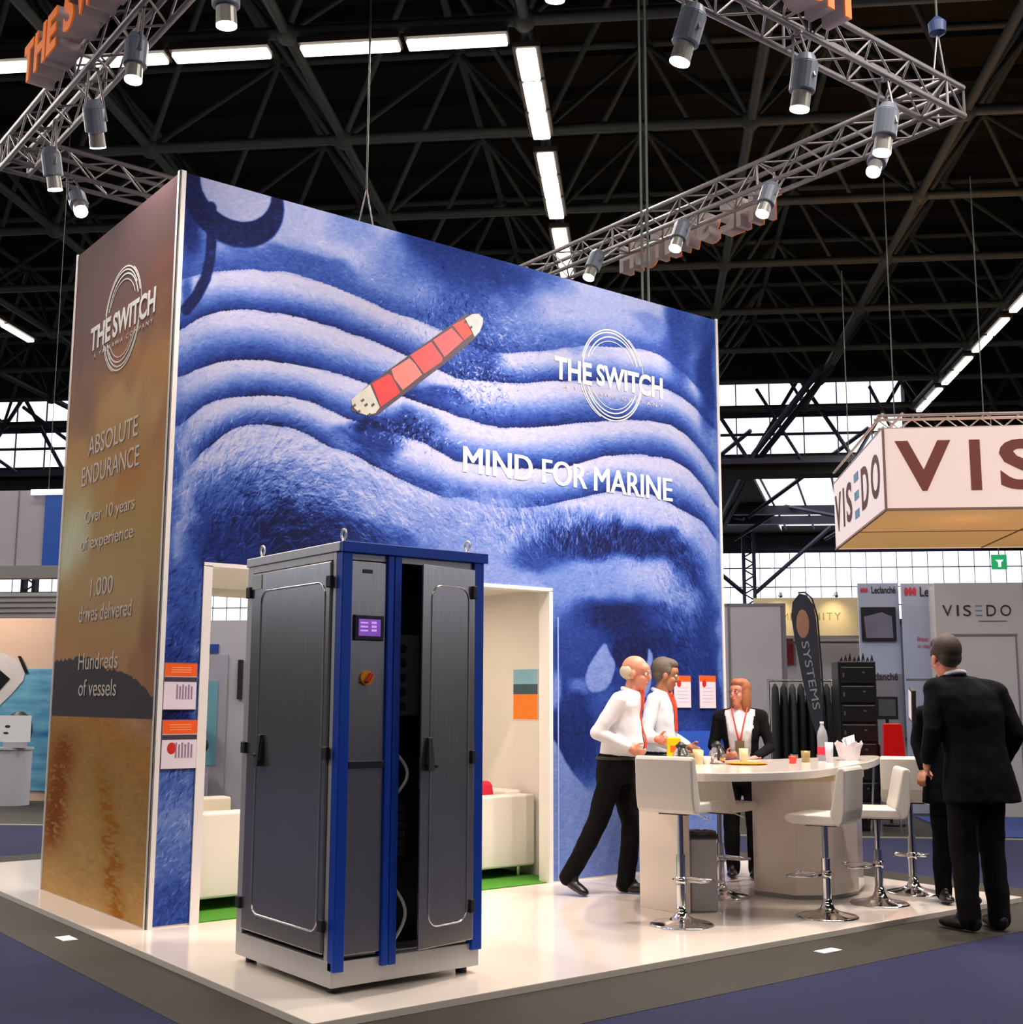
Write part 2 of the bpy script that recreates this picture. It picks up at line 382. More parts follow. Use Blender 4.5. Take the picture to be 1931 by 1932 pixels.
for k in range(3, 7):
    v = 13.45 + CV * k
    for s in (0, 1): fitting(H(7.45, v + 0.2 + s * 1.27, 9.27), H(7.45, v + 1.36 + s * 1.27, 9.27), 'white fluorescent batten in the roof row slanting down at right edge', Gt[2], 0.16)
for k in range(2, 4):
    v = 13.45 + CV * k
    for s in (0, 1): fitting(H(-13.3, v + 0.2 + s * 1.27, 9.27), H(-13.3, v + 1.4 + s * 1.27, 9.27), 'white fluorescent batten in the roof row slanting down at left edge', Gt[3], 0.16)
fitting(H(-7.45, 20.6, 9.27), H(-7.2, 21.8, 9.27), 'short lone fluorescent batten just left of the tower top corner, upper piece', None)
fitting(H(-7.15, 22.1, 9.27), H(-7.0, 22.9, 9.27), 'shorter lone fluorescent batten just left of the tower top corner, lower piece', None)
# ---------------------------------------------------------------- printed artwork (forehead and eyes in blue), wall coordinates in metres
CREASES=[[(0.022, 4.297), (0.16, 4.374), (0.29, 4.427), (0.548, 4.491), (0.831, 4.536), (1.072, 4.527), (1.35, 4.486), (1.639, 4.43), (1.939, 4.399), (2.171, 4.365), (2.6, 4.263), (2.818, 4.296), (3.164, 4.372), (3.49, 4.467), (3.715, 4.523), (4.203, 4.598), (4.509, 4.608), (4.717, 4.552), (4.929, 4.449), (5.144, 4.311), (5.295, 4.161)], [(0.027, 3.929), (0.139, 4.043), (0.314, 4.142), (0.497, 4.191), (0.686, 4.212), (0.947, 4.221), (1.219, 4.2), (1.501, 4.165), (1.793, 4.117), (2.327, 4.0), (2.569, 4.026), (2.904, 4.054), (3.253, 4.126), (3.618, 4.2), (3.903, 4.24), (4.298, 4.283), (4.606, 4.295), (4.816, 4.259), (5.03, 4.168), (5.245, 3.996)], [(0.042, 3.613), (0.154, 3.7), (0.33, 3.782), (0.511, 3.83), (0.699, 3.856), (0.958, 3.874), (1.228, 3.865), (1.509, 3.825), (2.02, 3.74), (2.252, 3.71), (2.491, 3.678), (2.737, 3.666), (2.99, 3.695), (3.252, 3.746), (3.523, 3.806), (3.803, 3.867), (4.093, 3.924), (4.393, 3.96), (4.703, 3.966), (4.914, 3.888), (5.127, 3.747), (5.298, 3.566)], [(0.069, 3.279), (0.112, 3.341), (0.224, 3.46), (0.4, 3.545), (0.583, 3.588), (0.836, 3.625), (1.033, 3.619), (1.168, 3.579), (1.378, 3.531), (1.663, 3.48), (1.809, 3.475), (2.06, 3.44), (2.267, 3.346), (2.371, 3.333), (2.575, 3.337), (2.991, 3.354), (3.34, 3.395), (3.576, 3.458), (3.8, 3.55), (4.089, 3.615), (4.387, 3.646), (4.696, 3.647), (4.948, 3.571), (5.117, 3.437), (5.288, 3.255)], [(0.085, 2.924), (0.16, 3.044), (0.238, 3.144), (0.386, 3.289), (0.53, 3.367), (0.716, 3.402), (0.909, 3.396), (1.108, 3.352), (1.111, 3.323), (1.385, 3.285), (1.67, 3.18), (1.965, 3.088), (2.271, 3.027), (2.338, 3.068), (2.577, 3.027), (2.907, 3.02), (3.339, 3.104), (3.703, 3.212), (3.987, 3.285), (4.482, 3.294), (5.108, 3.115), (5.299, 2.918)]]
BLOBS=[(0.971, 5.03, 0.401, 0.203, 0, 0.85, 0.9, 1.0), (1.329, 5.017, 0.208, 0.146, 0, 0.6, 0.8, 1.0), (0.557, 4.766, 0.291, 0.097, 0, 0.85, 0.6, 1.0), (0.727, 4.648, 0.473, 0.055, 0, 0.35, 0.7, 1.0), (1.071, 4.647, 0.312, 0.065, 0, 0.3, 0.7, 1.0), (1.805, 4.815, 0.296, 0.256, 0, 0.5, 0.8, 1.0), (2.252, 5.049, 0.422, 0.22, 0, 0.12, 1, 1.0), (1.998, 5.054, 0.202, 0.13, 0, 0.15, 0.9, 1.0), (2.516, 4.843, 0.606, 0.223, 0, 0.2, 0.95, 1.0), (2.465, 4.566, 0.432, 0.221, 0, 0.3, 0.9, 1.0), (2.785, 4.992, 0.51, 0.137, 0, 0.18, 0.9, 1.0), (3.295, 5.013, 0.237, 0.141, 0, 0.3, 0.6, 1.0), (2.952, 4.619, 0.342, 0.182, 0, 0.55, 0.6, 1.0), (3.836, 4.843, 0.646, 0.193, 0, 0.8, 0.7, 1.0), (3.352, 4.513, 0.544, 0.093, 0, 0.5, 0.5, 1.0), (4.818, 4.788, 0.197, 0.459, 0, 0.22, 1, 1.0), (5.199, 4.552, 0.16, 0.622, 0, 0.15, 1, 1.0), (5.032, 4.931, 0.289, 0.206, 0, 0.3, 0.8, 1.0), (4.447, 4.892, 0.203, 0.1, 0, 0.5, 0.7, 1.0), (0.093, 4.69, 0.13, 0.264, 0, 0.12, 1, 1.0), (0.077, 4.196, 0.053, 0.148, 0, 0.2, 0.8, 1.0), (2.548, 4.187, 0.241, 0.153, 0, 0.18, 0.8, 1.0), (2.217, 3.851, 0.255, 0.068, 0, 0.15, 0.8, 1.0), (1.877, 3.57, 0.293, 0.103, 0, 0.1, 0.8, 1.0), (1.553, 3.404, 0.279, 0.12, 0, 0.08, 0.9, 1.0), (1.505, 3.517, 0.137, 0.056, 0, 0.02, 1, 1.0), (1.329, 3.334, 0.112, 0.071, 0, 0.5, 0.6, 1.0), (0.621, 3.091, 0.495, 0.112, 0, 0.85, 0.5, 1.0), (0.95, 3.055, 0.519, 0.099, 0, 0.55, 0.7, 1.0), (0.789, 2.924, 0.638, 0.187, 0, 0.42, 0.8, 1.0), (1.383, 2.987, 0.41, 0.156, 0, 0.66, 0.7, 1.0), (1.749, 2.906, 0.333, 0.16, 0, 0.7, 0.6, 1.0), (0.437, 2.777, 0.356, 0.218, 0, 0.35, 0.85, 1.0), (0.88, 2.67, 0.689, 0.262, 0, 0.12, 1, 1.0), (0.965, 2.603, 0.606, 0.225, 0, 0.02, 1, 1.0), (1.482, 2.587, 0.366, 0.194, 0, 0.06, 1, 1.0), (0.489, 2.455, 0.275, 0.217, 0, 0.1, 1, 1.0), (1.803, 2.552, 0.333, 0.199, 0, 0.25, 0.8, 1.0), (0.115, 2.781, 0.074, 0.499, 0, 0.75, 0.7, 1.0), (0.051, 2.598, 0.043, 0.886, 0, 0.35, 0.7, 1.0), (0.161, 2.186, 0.148, 0.244, 0, 0.28, 0.9, 1.0), (0.122, 1.838, 0.147, 0.206, 0, 0.2, 0.9, 1.0), (0.086, 1.463, 0.181, 0.271, 0, 0.05, 1, 1.0), (0.146, 0.96, 0.217, 0.2, 0, 0.45, 0.9, 1.0), (0.158, 0.694, 0.18, 0.166, 0, 0.62, 0.9, 1.0), (0.132, 0.499, 0.142, 0.164, 0, 0.45, 0.8, 1.0), (0.147, 0.174, 0.214, 0.227, 0, 0.25, 0.9, 1.0), (2.38, 2.885, 0.469, 0.208, 0, 0.65, 0.7, 1.0), (2.232, 2.748, 0.251, 0.164, 0, 0.6, 0.6, 1.0), (2.795, 3.009, 0.327, 0.129, 0, 0.75, 0.7, 1.0), (2.692, 2.451, 0.375, 0.251, 0, 0.68, 0.9, 1.0), (3.067, 2.304, 0.278, 0.17, 0, 0.7, 0.8, 1.0), (3.637, 2.912, 0.871, 0.18, 0, 0.4, 0.7, 1.0), (3.177, 2.676, 0.312, 0.122, 0, 0.22, 0.95, 1.0), (3.577, 2.795, 0.421, 0.134, 0, 0.12, 1, 1.0), (4.091, 2.86, 0.513, 0.147, 0, 0.05, 1, 1.0), (4.57, 2.828, 0.403, 0.171, 0, 0.06, 1, 1.0), (4.898, 2.59, 0.234, 0.24, 0, 0.12, 1, 1.0), (5.093, 2.219, 0.181, 0.384, 0, 0.18, 1, 1.0), (4.055, 2.514, 0.508, 0.16, 0, 0.62, 0.9, 1.0), (4.434, 2.584, 0.363, 0.14, 0, 0.78, 0.9, 1.0), (4.824, 2.349, 0.238, 0.213, 0, 0.62, 0.8, 1.0), (3.691, 2.359, 0.424, 0.133, 0, 0.6, 0.8, 1.0), (3.401, 2.191, 0.23, 0.174, 0, 0.5, 0.8, 1.0), (4.231, 1.866, 0.99, 0.408, 0, 0.16, 1, 1.0), (3.513, 1.892, 0.292, 0.261, 0, 0.2, 0.95, 1.0), (4.081, 2.199, 0.573, 0.154, 0, 0.03, 1, 1.0), (4.553, 2.058, 0.466, 0.231, 0, 0.06, 1, 1.0), (4.943, 1.789, 0.345, 0.377, 0, 0.14, 1, 1.0), (4.687, 2.202, 0.337, 0.117, 0, 0.3, 0.6, 1.0), (4.999, 1.37, 0.415, 0.373, 0, 0.12, 1, 1.0), (4.469, 1.149, 0.797, 0.404, 0, 0.12, 1, 1.0), (4.858, 1.142, 0.27, 0.275, 0, 0.3, 0.8, 1.0), (3.51, 1.251, 0.318, 0.469, 0, 0.1, 1, 1.0), (3.569, 1.613, 0.093, 0.086, 0, 0.5, 0.9, 1.0), (3.331, 1.59, 0.067, 0.127, 0, 0.65, 0.9, 1.0), (5.34, 3.559, 0.065, 1.335, 0, 0.55, 0.8, 1.0), (5.304, 1.843, 0.049, 0.971, 0, 0.6, 0.7, 1.0)]
POLYS=[(0.66, [(3.884, 1.999), (3.794, 1.917), (3.645, 1.731), (3.661, 1.61), (3.731, 1.55), (3.921, 1.594), (4.014, 1.816), (3.937, 1.881)]), (0.66, [(4.377, 1.97), (4.319, 1.868), (4.258, 1.642), (4.225, 1.552), (4.381, 1.508), (4.452, 1.871)]), (0.62, [(3.286, 1.212), (3.341, 1.169), (3.48, 0.956), (3.649, 0.803), (3.735, 0.736), (4.583, 0.566), (5.247, 0.578), (5.288, -0.244), (3.229, -0.051)]), (0.03, [(4.018, 2.039), (4.392, 2.052), (4.367, 1.779), (4.197, 1.686), (4.014, 1.75), (3.925, 1.925)])]
LENS=[(0.407, 5.073, 0.269, 0.251), (0.394, 4.991, 0.377, 0.352)]
ARM=[(0.228, 4.877), (0.229, 4.762), (0.238, 4.649), (0.233, 4.494), (0.208, 4.356), (0.145, 4.21), (0.074, 4.102)]
SHIP={'hull': [(1.575, 3.589), (1.376, 3.597), (1.384, 3.681), (1.531, 3.83), (2.39, 4.528), (2.498, 4.568), (2.575, 4.547), (2.576, 4.483), (2.511, 4.37), (2.235, 4.122), (1.622, 3.617)], 'bow': [(2.39, 4.496), (2.466, 4.552), (2.531, 4.57), (2.575, 4.542), (2.573, 4.492), (2.543, 4.422), (2.495, 4.371)], 'stern': [(1.531, 3.821), (1.621, 3.659), (1.584, 3.611), (1.508, 3.583), (1.451, 3.591), (1.385, 3.631), (1.374, 3.679), (1.429, 3.729)], 'c1': [(1.55, 3.833), (1.692, 3.928), (1.717, 3.92), (1.798, 3.801), (1.63, 3.668)], 'c2': [(1.716, 3.967), (1.877, 4.085), (1.928, 4.051), (1.995, 3.975), (1.822, 3.826), (1.742, 3.903)], 'c3': [(1.882, 4.108), (2.077, 4.253), (2.183, 4.144), (2.178, 4.112), (2.015, 3.987), (1.928, 4.068)], 'c4': [(2.093, 4.269), (2.269, 4.4), (2.382, 4.319), (2.204, 4.152)], 'c5': [(2.279, 4.425), (2.396, 4.502), (2.478, 4.4), (2.392, 4.325)]}
HILL=[(2.07, 1.778), (1.922, 1.791), (1.681, 1.797), (1.451, 1.811), (1.225, 1.797), (0.944, 1.709), (0.789, 1.702), (0.586, 1.674), (0.438, 1.643), (0.293, 1.607), (0.196, 1.565), (0.075, 1.524)]
def smooth(e0, e1, x): t = np.clip((x - e0) / (e1 - e0), 0, 1); return t * t * (3 - 2 * t)
RAMP_T = np.array([0, .12, .3, .5, .68, .85, 1.0])
RAMP_C = np.array([(20, 24, 66), (28, 48, 122), (50, 80, 166), (88, 120, 200), (130, 152, 218), (168, 180, 228), (200, 202, 232)]) / 255.0
def ramp(b):
    return np.stack([np.interp(b, RAMP_T, RAMP_C[:, k]) for k in range(3)], -1)
def tolin(c): return np.where(c <= 0.04045, c / 12.92, ((c + 0.055) / 1.055) ** 2.4)
def vnoise(X, Y, seed):
    r = np.random.default_rng(seed); T = r.random((64, 64)); xi = np.floor(X).astype(int); yi = np.floor(Y).astype(int)
    fx = X - xi; fy = Y - yi; fx = fx * fx * (3 - 2 * fx); fy = fy * fy * (3 - 2 * fy)
    g = lambda a, b: T[a % 64, b % 64]
    return (g(xi, yi) * (1 - fx) + g(xi + 1, yi) * fx) * (1 - fy) + (g(xi, yi + 1) * (1 - fx) + g(xi + 1, yi + 1) * fx) * fy
def inpoly(X, Z, P):
    ins = np.zeros(X.shape, bool); n = len(P)
    for i in range(n):
        x0, z0 = P[i]; x1, z1 = P[(i + 1) % n]
        c = ((z0 > Z) != (z1 > Z)) & (X < (x1 - x0) * (Z - z0) / (z1 - z0 + 1e-9) + x0); ins ^= c
    return ins
def sdist(X, Z, P, closed=True):
    d = np.full(X.shape, 9.0); n = len(P)
    for i in range(n if closed else n - 1):
        x0, z0 = P[i]; x1, z1 = P[(i + 1) % n]; dx, dz = x1 - x0, z1 - z0
        t = np.clip(((X - x0) * dx + (Z - z0) * dz) / (dx * dx + dz * dz + 1e-9), 0, 1)
        d = np.minimum(d, np.hypot(X - x0 - t * dx, Z - z0 - t * dz))
    return d
def art(X, Z):
    cz = []
    wob = (vnoise(X * 9, Z * 9, 3) - .5) * 0.025
    for c in CREASES:
        c = sorted(c); xs = [p[0] for p in c]; zs = [p[1] for p in c]
        f = np.interp(X, xs, zs)
        f = (np.interp(X - 0.07, xs, zs) + np.interp(X + 0.07, xs, zs) + 2 * f + np.interp(X - 0.03, xs, zs) + np.interp(X + 0.03, xs, zs)) / 6
        cz.append(f + wob * .5)
    b = np.full(X.shape, 0.86)
    tex = vnoise(X * 26 + Z * 5, Z * 80 - X * 20, 5) * .5 + vnoise(X * 60, Z * 140, 6) * .5 - .5
    n2 = vnoise(X * 3.3, Z * 5, 8) - .5
    for i in range(-1, 5):
        top = cz[i] if i >= 0 else cz[0] + 0.42; bot = cz[i + 1] if i < 4 else cz[4] - 0.5
        t = (top - Z) / np.maximum(top - bot, 0.04)
        prof = np.interp(t + n2 * .12, [0, .05, .3, .55, .78, .93, 1.0], [.84, .98, .93, .62, .3, .16, .06])
        if i == -1: prof = np.interp(t, [0, .35, .6, .85, 1], [.85, .85, .6, .34, .3])
        if i == 4: prof = np.interp(t, [0, .08, .4, 1], [.8, .92, .8, .6])
        k = (t >= 0) & (t < 1) if i < 4 else (t >= 0)
        b = np.where(k, prof, b)
    fade = smooth(0.35, 0.0, X) * .25 + smooth(4.75, 5.3, X) * .3
    b = b * (1 - fade) + .38 * fade
    low = smooth(cz[4] - .25, cz[4] - .6, Z); b = b * (1 - low) + .6 * low
    for (cx, c2, rx, rz, an, val, st, so) in BLOBS:
        wx = (vnoise(X * 7, Z * 7, 11) - .5) * .10; wz = (vnoise(X * 7, Z * 7, 12) - .5) * .10
        d = np.sqrt(((X - cx + wx) / (rx * 1.25)) ** 2 + ((Z - c2 + wz) / (rz * 1.25)) ** 2)
        a = st * (1 - smooth(.35, 1.15, d)); b = b * (1 - a) + val * a
    for val, P in POLYS:
        for _ in range(1): P = [q for i in range(len(P)) for q in ((P[i][0] * .75 + P[(i + 1) % len(P)][0] * .25, P[i][1] * .75 + P[(i + 1) % len(P)][1] * .25), (P[i][0] * .25 + P[(i + 1) % len(P)][0] * .75, P[i][1] * .25 + P[(i + 1) % len(P)][1] * .75))]
        d = sdist(X, Z, P); a = np.where(inpoly(X, Z, P), smooth(-0.012, 0.02, d), smooth(0.012, -0.012, d) * .0)
        b = b * (1 - a) + val * a
    # spectacle frame at upper left
    (x1, z1, a1, b1), (x2, z2, a2, b2) = LENS
    dl = np.hypot((X - x1) / a1, (Z - z1) / b1); d2 = np.hypot((X - x2) / a2, (Z - z2) / b2)
    k = smooth(1.06, 1.0, d2) * smooth(.98, 1.03, dl); b = b * (1 - k) + .03 * k
    k = smooth(1.0, .94, dl); b = b * (1 - k) + (.9 + n2 * .2) * k
    k = smooth(.045, .03, sdist(X, Z, ARM, False)); b = b * (1 - k) + .04 * k
    shade = np.clip(1 - np.abs(b - .5) * 1.2, .35, 1)
    b = b + tex * .20 * shade + (vnoise(X * 90, Z * 90, 9) - .5) * .08
    return b
def strokes(b, xs, zs, n, cx, cz, rx, rz, ang, da, ln, amp, seed):
    r = np.random.default_rng(seed); dx = xs[1] - xs[0]; dz = zs[1] - zs[0]
    px = cx + r.normal(0, .5, n) * rx; pz = cz + r.normal(0, .5, n) * rz
    A = ang(px, pz) + r.normal(0, da, n); L = ln * r.uniform(.5, 1.3, n); s = amp * r.uniform(.4, 1, n) * np.where(r.random(n) < .5, 1, -1)
    cv = r.normal(0, .35, n)
    for t in np.linspace(0, 1, 26):
        th = A + cv * t
        x = px + np.cos(th) * L * t; z = pz + np.sin(th) * L * t
        i = ((x - xs[0]) / dx).astype(int); j = ((z - zs[0]) / dz).astype(int)
        ok = (i >= 0) & (i < len(xs)) & (j >= 0) & (j < len(zs))
        np.add.at(b, (j[ok], i[ok]), s[ok] * math.sin(math.pi * min(1, t * 1.05)) * .5)
def colour_grid(name, xs, zs, C, plane, m, parent, keep=None):
    """plane 'y': (x, 0, z) facing -y; plane 'x': (0, y, z) facing -x"""
    nx, nz = len(xs), len(zs); X, Z = np.meshgrid(xs, zs)
    P = np.zeros((nz, nx, 3));
    if plane == 'y': P[..., 0] = X; P[..., 1] = -0.003; P[..., 2] = Z
    else: P[..., 1] = X; P[..., 0] = -0.003; P[..., 2] = Z
    idx = np.arange(nx * nz).reshape(nz, nx)
    q = np.stack([idx[:-1, :-1], idx[:-1, 1:], idx[1:, 1:], idx[1:, :-1]], -1)
    if plane == 'x': q = q[..., ::-1]
    cxm = (X[:-1, :-1] + X[1:, 1:]) / 2; czm = (Z[:-1, :-1] + Z[1:, 1:]) / 2
    q = q[keep(cxm, czm)] if keep else q.reshape(-1, 4)
    used = np.unique(q); rm = np.full(nx * nz, -1); rm[used] = np.arange(len(used)); q = rm[q]
    V = P.reshape(-1, 3)[used]; Cc = C.reshape(-1, 3)[used]
    me = bpy.data.meshes.new(name); me.vertices.add(len(V)); me.vertices.foreach_set('co', V.ravel())
    me.loops.add(q.size); me.loops.foreach_set('vertex_index', q.ravel().astype(np.int32))
    me.polygons.add(len(q)); me.polygons.foreach_set('loop_start', np.arange(0, q.size, 4, dtype=np.int32)); me.update(); me.validate()
    ca = me.color_attributes.new('print', 'FLOAT_COLOR', 'POINT')
    ca.data.foreach_set('color', np.concatenate([tolin(np.clip(Cc, 0, 1)), np.ones((len(Cc), 1))], 1).ravel().astype(np.float32))
    me.materials.append(m); o = bpy.data.objects.new(name, me); COL.objects.link(o); o.parent = parent
    return o
def print_mat(name, gain, rough=0.75):
    m = bpy.data.materials.new(name); m.use_nodes = True; nt = m.node_tree; b = nt.nodes['Principled BSDF']; b.inputs['Roughness'].default_value = rough; b.inputs['Specular IOR Level'].default_value = 0.12
    a = nt.nodes.new('ShaderNodeAttribute'); a.attribute_name = 'print'; n = nt.nodes.new('ShaderNodeTexNoise'); n.inputs['Scale'].default_value = 70; n.inputs['Detail'].default_value = 4
    tc = nt.nodes.new('ShaderNodeTexCoord'); nt.links.new(tc.outputs['Object'], n.inputs['Vector'])
    mr = nt.nodes.new('ShaderNodeMapRange'); mr.inputs[3].default_value = gain * .88; mr.inputs[4].default_value = gain * 1.12
    nt.links.new(n.outputs[0], mr.inputs[0]); v = nt.nodes.new('ShaderNodeVectorMath'); v.operation = 'SCALE'
    nt.links.new(a.outputs['Color'], v.inputs[0]); nt.links.new(mr.outputs[0], v.inputs[3]); nt.links.new(v.outputs[0], b.inputs['Base Color']); return m
# ---------------------------------------------------------------- the printed tower of the stand
TW, TD, TZ = 5.33, 2.07, 5.07
OX0, OX1, OZ = 0.29, 3.28, 2.38
tower = empty('booth_tower', (0, 0, PZ), 0, 'tall booth tower printed with a huge blue furrowed face and a golden sea side', 'exhibition booth')
def tp(mb, name, m, bevel=0): # part of the tower, built in world coordinates
    mb.v = [(p[0], p[1], p[2] - PZ) for p in mb.v]; return mb.build(name, m, tower, bevel=bevel)
mb = MB(); mb.bx(0, OX0, 0, .1, PZ, TZ); mb.bx(OX1, TW, 0, .1, PZ, TZ); mb.bx(OX0, OX1, 0, .1, OZ, TZ); tp(mb, 'front_wall', white_wall)
mb = MB(); mb.bx(0, .1, .1, TD, PZ, TZ); tp(mb, 'side_wall', white_wall)
mb = MB(); mb.bx(TW - .1, TW, .1, TD, PZ, TZ); tp(mb, 'side_wall', white_wall)
mb = MB(); mb.bx(1.62, TW - .1, TD - .1, TD, PZ, TZ); mb.bx(.1, 1.62, TD - .1, TD, 2.36, TZ); tp(mb, 'back_wall', white_wall)
mb = MB(); mb.bx(3.46, 3.56, .1, TD - .1, PZ, 2.42); tp(mb, 'partition', white_wall)
mb = MB(); mb.bx(.1, TW - .1, .1, TD - .1, 2.42, 2.5); tp(mb, 'room_ceiling', white_wall)
mb = MB(); mb.bx(-.012, .032, -.014, .0, PZ, TZ + .01); mb.bx(-.012, 0, -.014, .03, PZ, TZ + .01); tp(mb, 'corner_trim', white_trim)
mb = MB(); mb.bx(-.012, 0, TD - .012, TD + .01, PZ, TZ + .01); tp(mb, 'corner_trim', white_trim)
mb = MB(); mb.bx(TW - .016, TW + .012, -.014, 0, PZ, TZ + .01); tp(mb, 'corner_trim', white_trim)
mb = MB(); mb.bx(OX0 - .012, OX0 + .05, -.014, .12, PZ, OZ + .0); mb.bx(OX1 - .02, OX1 + .016, -.014, .12, PZ, OZ); mb.bx(OX0 - .012, OX1 + .016, -.014, .12, OZ - .005, OZ + .022); tp(mb, 'doorway_trim', white_trim)
xs = np.linspace(.03, TW - .014, 700); zs = np.linspace(PZ + .012, TZ, 660)
XX, ZZ = np.meshgrid(xs, zs); B = art(XX, ZZ)
cons = lambda a: (lambda x, z: np.full(len(x), a))
# fine hair and skin strokes of the print
strokes(B, xs, zs, 1500, .75, 2.95, .8, .45, lambda x, z: R(62) - (x - .3) * 1.15, .25, .16, .26, 1)
strokes(B, xs, zs, 1100, 1.5, 2.95, .9, .4, lambda x, z: R(-28) - (x - 1.4) * .2, .3, .15, .2, 2)
strokes(B, xs, zs, 1700, 3.4, 2.85, 1.1, .22, lambda x, z: R(118) - (x - 3.0) * .75, .25, .13, .22, 3)
strokes(B, xs, zs, 900, 4.75, 2.6, .35, .8, lambda x, z: R(-50) - (x - 4.7) * .4, .25, .16, .2, 4)
strokes(B, xs, zs, 900, 2.5, 4.4, .7, .35, lambda x, z: R(-60) + (x - 2.3) * 1.5, .4, .07, .16, 5)
strokes(B, xs, zs, 2600, 1.2, 3.9, 2.2, 1.3, lambda x, z: np.interp(x, [0, .5, 1, 3], [.9, .1, -.45, -.35]), .15, .10, .10, 6)
strokes(B, xs, zs, 2600, 3.8, 3.6, 1.8, 1.3, lambda x, z: np.interp(x, [2.4, 3.2, 4.2, 5.2], [-.4, .1, .05, -1.0]), .15, .10, .10, 7)
strokes(B, xs, zs, 1400, .2, 1.2, .5, 1.4, cons(R(55)), .3, .10, .18, 8)
strokes(B, xs, zs, 1000, 4.0, 1.2, 1.5, 1.0, cons(R(-70)), .4, .12, .07, 9)
strokes(B, xs, zs, 500, 2.55, 4.0, .35, .25, cons(R(20)), 1.5, .05, .22, 10)
strokes(B, xs, zs, 300, 1.9, 3.5, .35, .15, cons(R(20)), 1.5, .05, .22, 13)
B[:] = np.clip(B, 0, 1)
mural_m = print_mat('blue_face_print', .74)
colour_grid('printed_mural', xs, zs, ramp(B), 'y', mural_m, tower, keep=lambda x, z: ~((x > OX0 + .0) & (x < OX1) & (z < OZ))).location = (0, 0, -PZ)
# golden sea print on the side wall
ys = np.linspace(.0, TD - .012, 260); z2 = np.linspace(PZ + .005, TZ, 600)
YY, ZZ = np.meshgrid(ys, z2)
zk = [0, .5, 1.0, 1.37, 1.5, 1.8, 2.3, 2.8, 3.2, 3.6, 4.0, 4.4, 5.1]
cl = np.array([(178, 140, 88), (176, 138, 82), (160, 122, 70), (168, 118, 60), (176, 132, 96), (170, 130, 88), (172, 142, 100), (172, 140, 88), (176, 136, 88), (170, 128, 84), (150, 104, 74), (112, 82, 80), (84, 66, 70)]) / 255.
S = np.stack([np.interp(ZZ + (1.0 - YY) * .25, zk, cl[:, k]) for k in range(3)], -1)
def bl2(S, cy, cz_, ry, rz, col, st):
    wx = (vnoise(YY * 4, ZZ * 3, 21) - .5) * .5; d = np.hypot((YY - cy + wx) / ry, (ZZ - cz_ + wx * .6) / rz); a = (st * (1 - smooth(.2, 1.2, d)))[..., None]
    return S * (1 - a) + np.array(col) / 255. * a
S = bl2(S, 2.0, 2.75, .7, .5, (196, 200, 172), .9); S = bl2(S, .15, 3.9, .6, .4, (196, 150, 84), .6); S = bl2(S, .6, 3.0, .6, .25, (176, 116, 60), .6)
S = bl2(S, .2, 3.3, .3, .2, (160, 108, 76), .6); S = bl2(S, .1, 1.75, .3, .5, (136, 92, 72), .7); S = bl2(S, .2, 4.4, .5, .4, (128, 78, 62), .7); S = bl2(S, 1.7, 4.2, .6, .6, (104, 80, 88), .7); S = bl2(S, 1.8, 3.7, .5, .3, (120, 92, 84), .5)
S = bl2(S, .7, 3.55, .7, .2, (190, 160, 110), .5); S = bl2(S, 1.2, 2.3, 1.2, .2, (178, 150, 110), .4)
hp = [(2.2, 1.36)] + HILL + [(-.1, 1.36)]
hz_ = np.interp(YY, [p[0] for p in sorted(HILL)], [p[1] for p in sorted(HILL)]) + (vnoise(YY * 22, ZZ * 0, 22) - .5) * .03
hm = ((ZZ < hz_) & (ZZ > 1.372))[..., None]; S = np.where(hm, np.array((70, 66, 70)) / 255., S)
wat = (ZZ <= 1.372); rip = vnoise(YY * 11, ZZ * 55, 23) * .6 + vnoise(YY * 26, ZZ * 110, 24) * .4
sun = np.exp(-((YY - (.55 + (ZZ - .2) * .35 + (vnoise(ZZ * 14, YY * 0, 25) - .5) * .25)) / .17) ** 2) * smooth(1.25, .85, ZZ)
s2 = np.exp(-((YY - (1.75 - (1.1 - ZZ) * -.25)) / .28) ** 2) * smooth(.25, .6, ZZ) * smooth(1.36, 1.1, ZZ)
a = (np.clip(sun * smooth(.25, .75, rip) * 1.3, 0, 1) * wat)[..., None]; S = S * (1 - a) + np.array((150, 92, 22)) / 255. * a
a = (np.clip(s2 * smooth(.1, .6, rip) * 1.2, 0, 1) * wat)[..., None]; S = S * (1 - a) + np.array((126, 66, 26)) / 255. * a
S = np.where(wat[..., None], S * (0.92 + .16 * rip[..., None]), S)
colour_grid('printed_side', ys, z2, S, 'x', print_mat('golden_sea_print', 1.12), tower).location = (0, 0, -PZ)
# the container ship of the print, flat vinyl
ship_c = {'hull': rgb(60, 40, 56), 'bow': rgb(176, 182, 184), 'stern': rgb(172, 172, 160), 'c1': rgb(206, 34, 40), 'c2': rgb(196, 104, 98), 'c3': rgb(188, 62, 66), 'c4': rgb(190, 76, 80), 'c5': rgb(196, 56, 44)}
for i, (k, P) in enumerate(SHIP.items()):
    nm = {'hull': 'ship_hull', 'bow': 'ship_bow', 'stern': 'ship_stern'}.get(k, 'ship_containers')
    mb = MB(); mb.prism(P, 0, .0015, (0, -.004 - .0015 * min(i, 1), -PZ), (1, 0, 0), (0, 0, 1), (0, -1, 0))
    mb.build(nm, mat('print_' + k, ship_c[k], .5, 0, .25, 16), tower)
mb = MB()
for cx, cz_ in ((2.455, 4.44), (2.40, 4.475), (1.50, 3.66), (1.44, 3.60), (1.53, 3.59), (1.47, 3.69), (1.56, 3.67), (1.40, 3.64)): mb.box((cx, -.0085, cz_ - PZ), (.03, .001, .018), M=Matrix.Rotation(R(-40), 3, 'Y'))
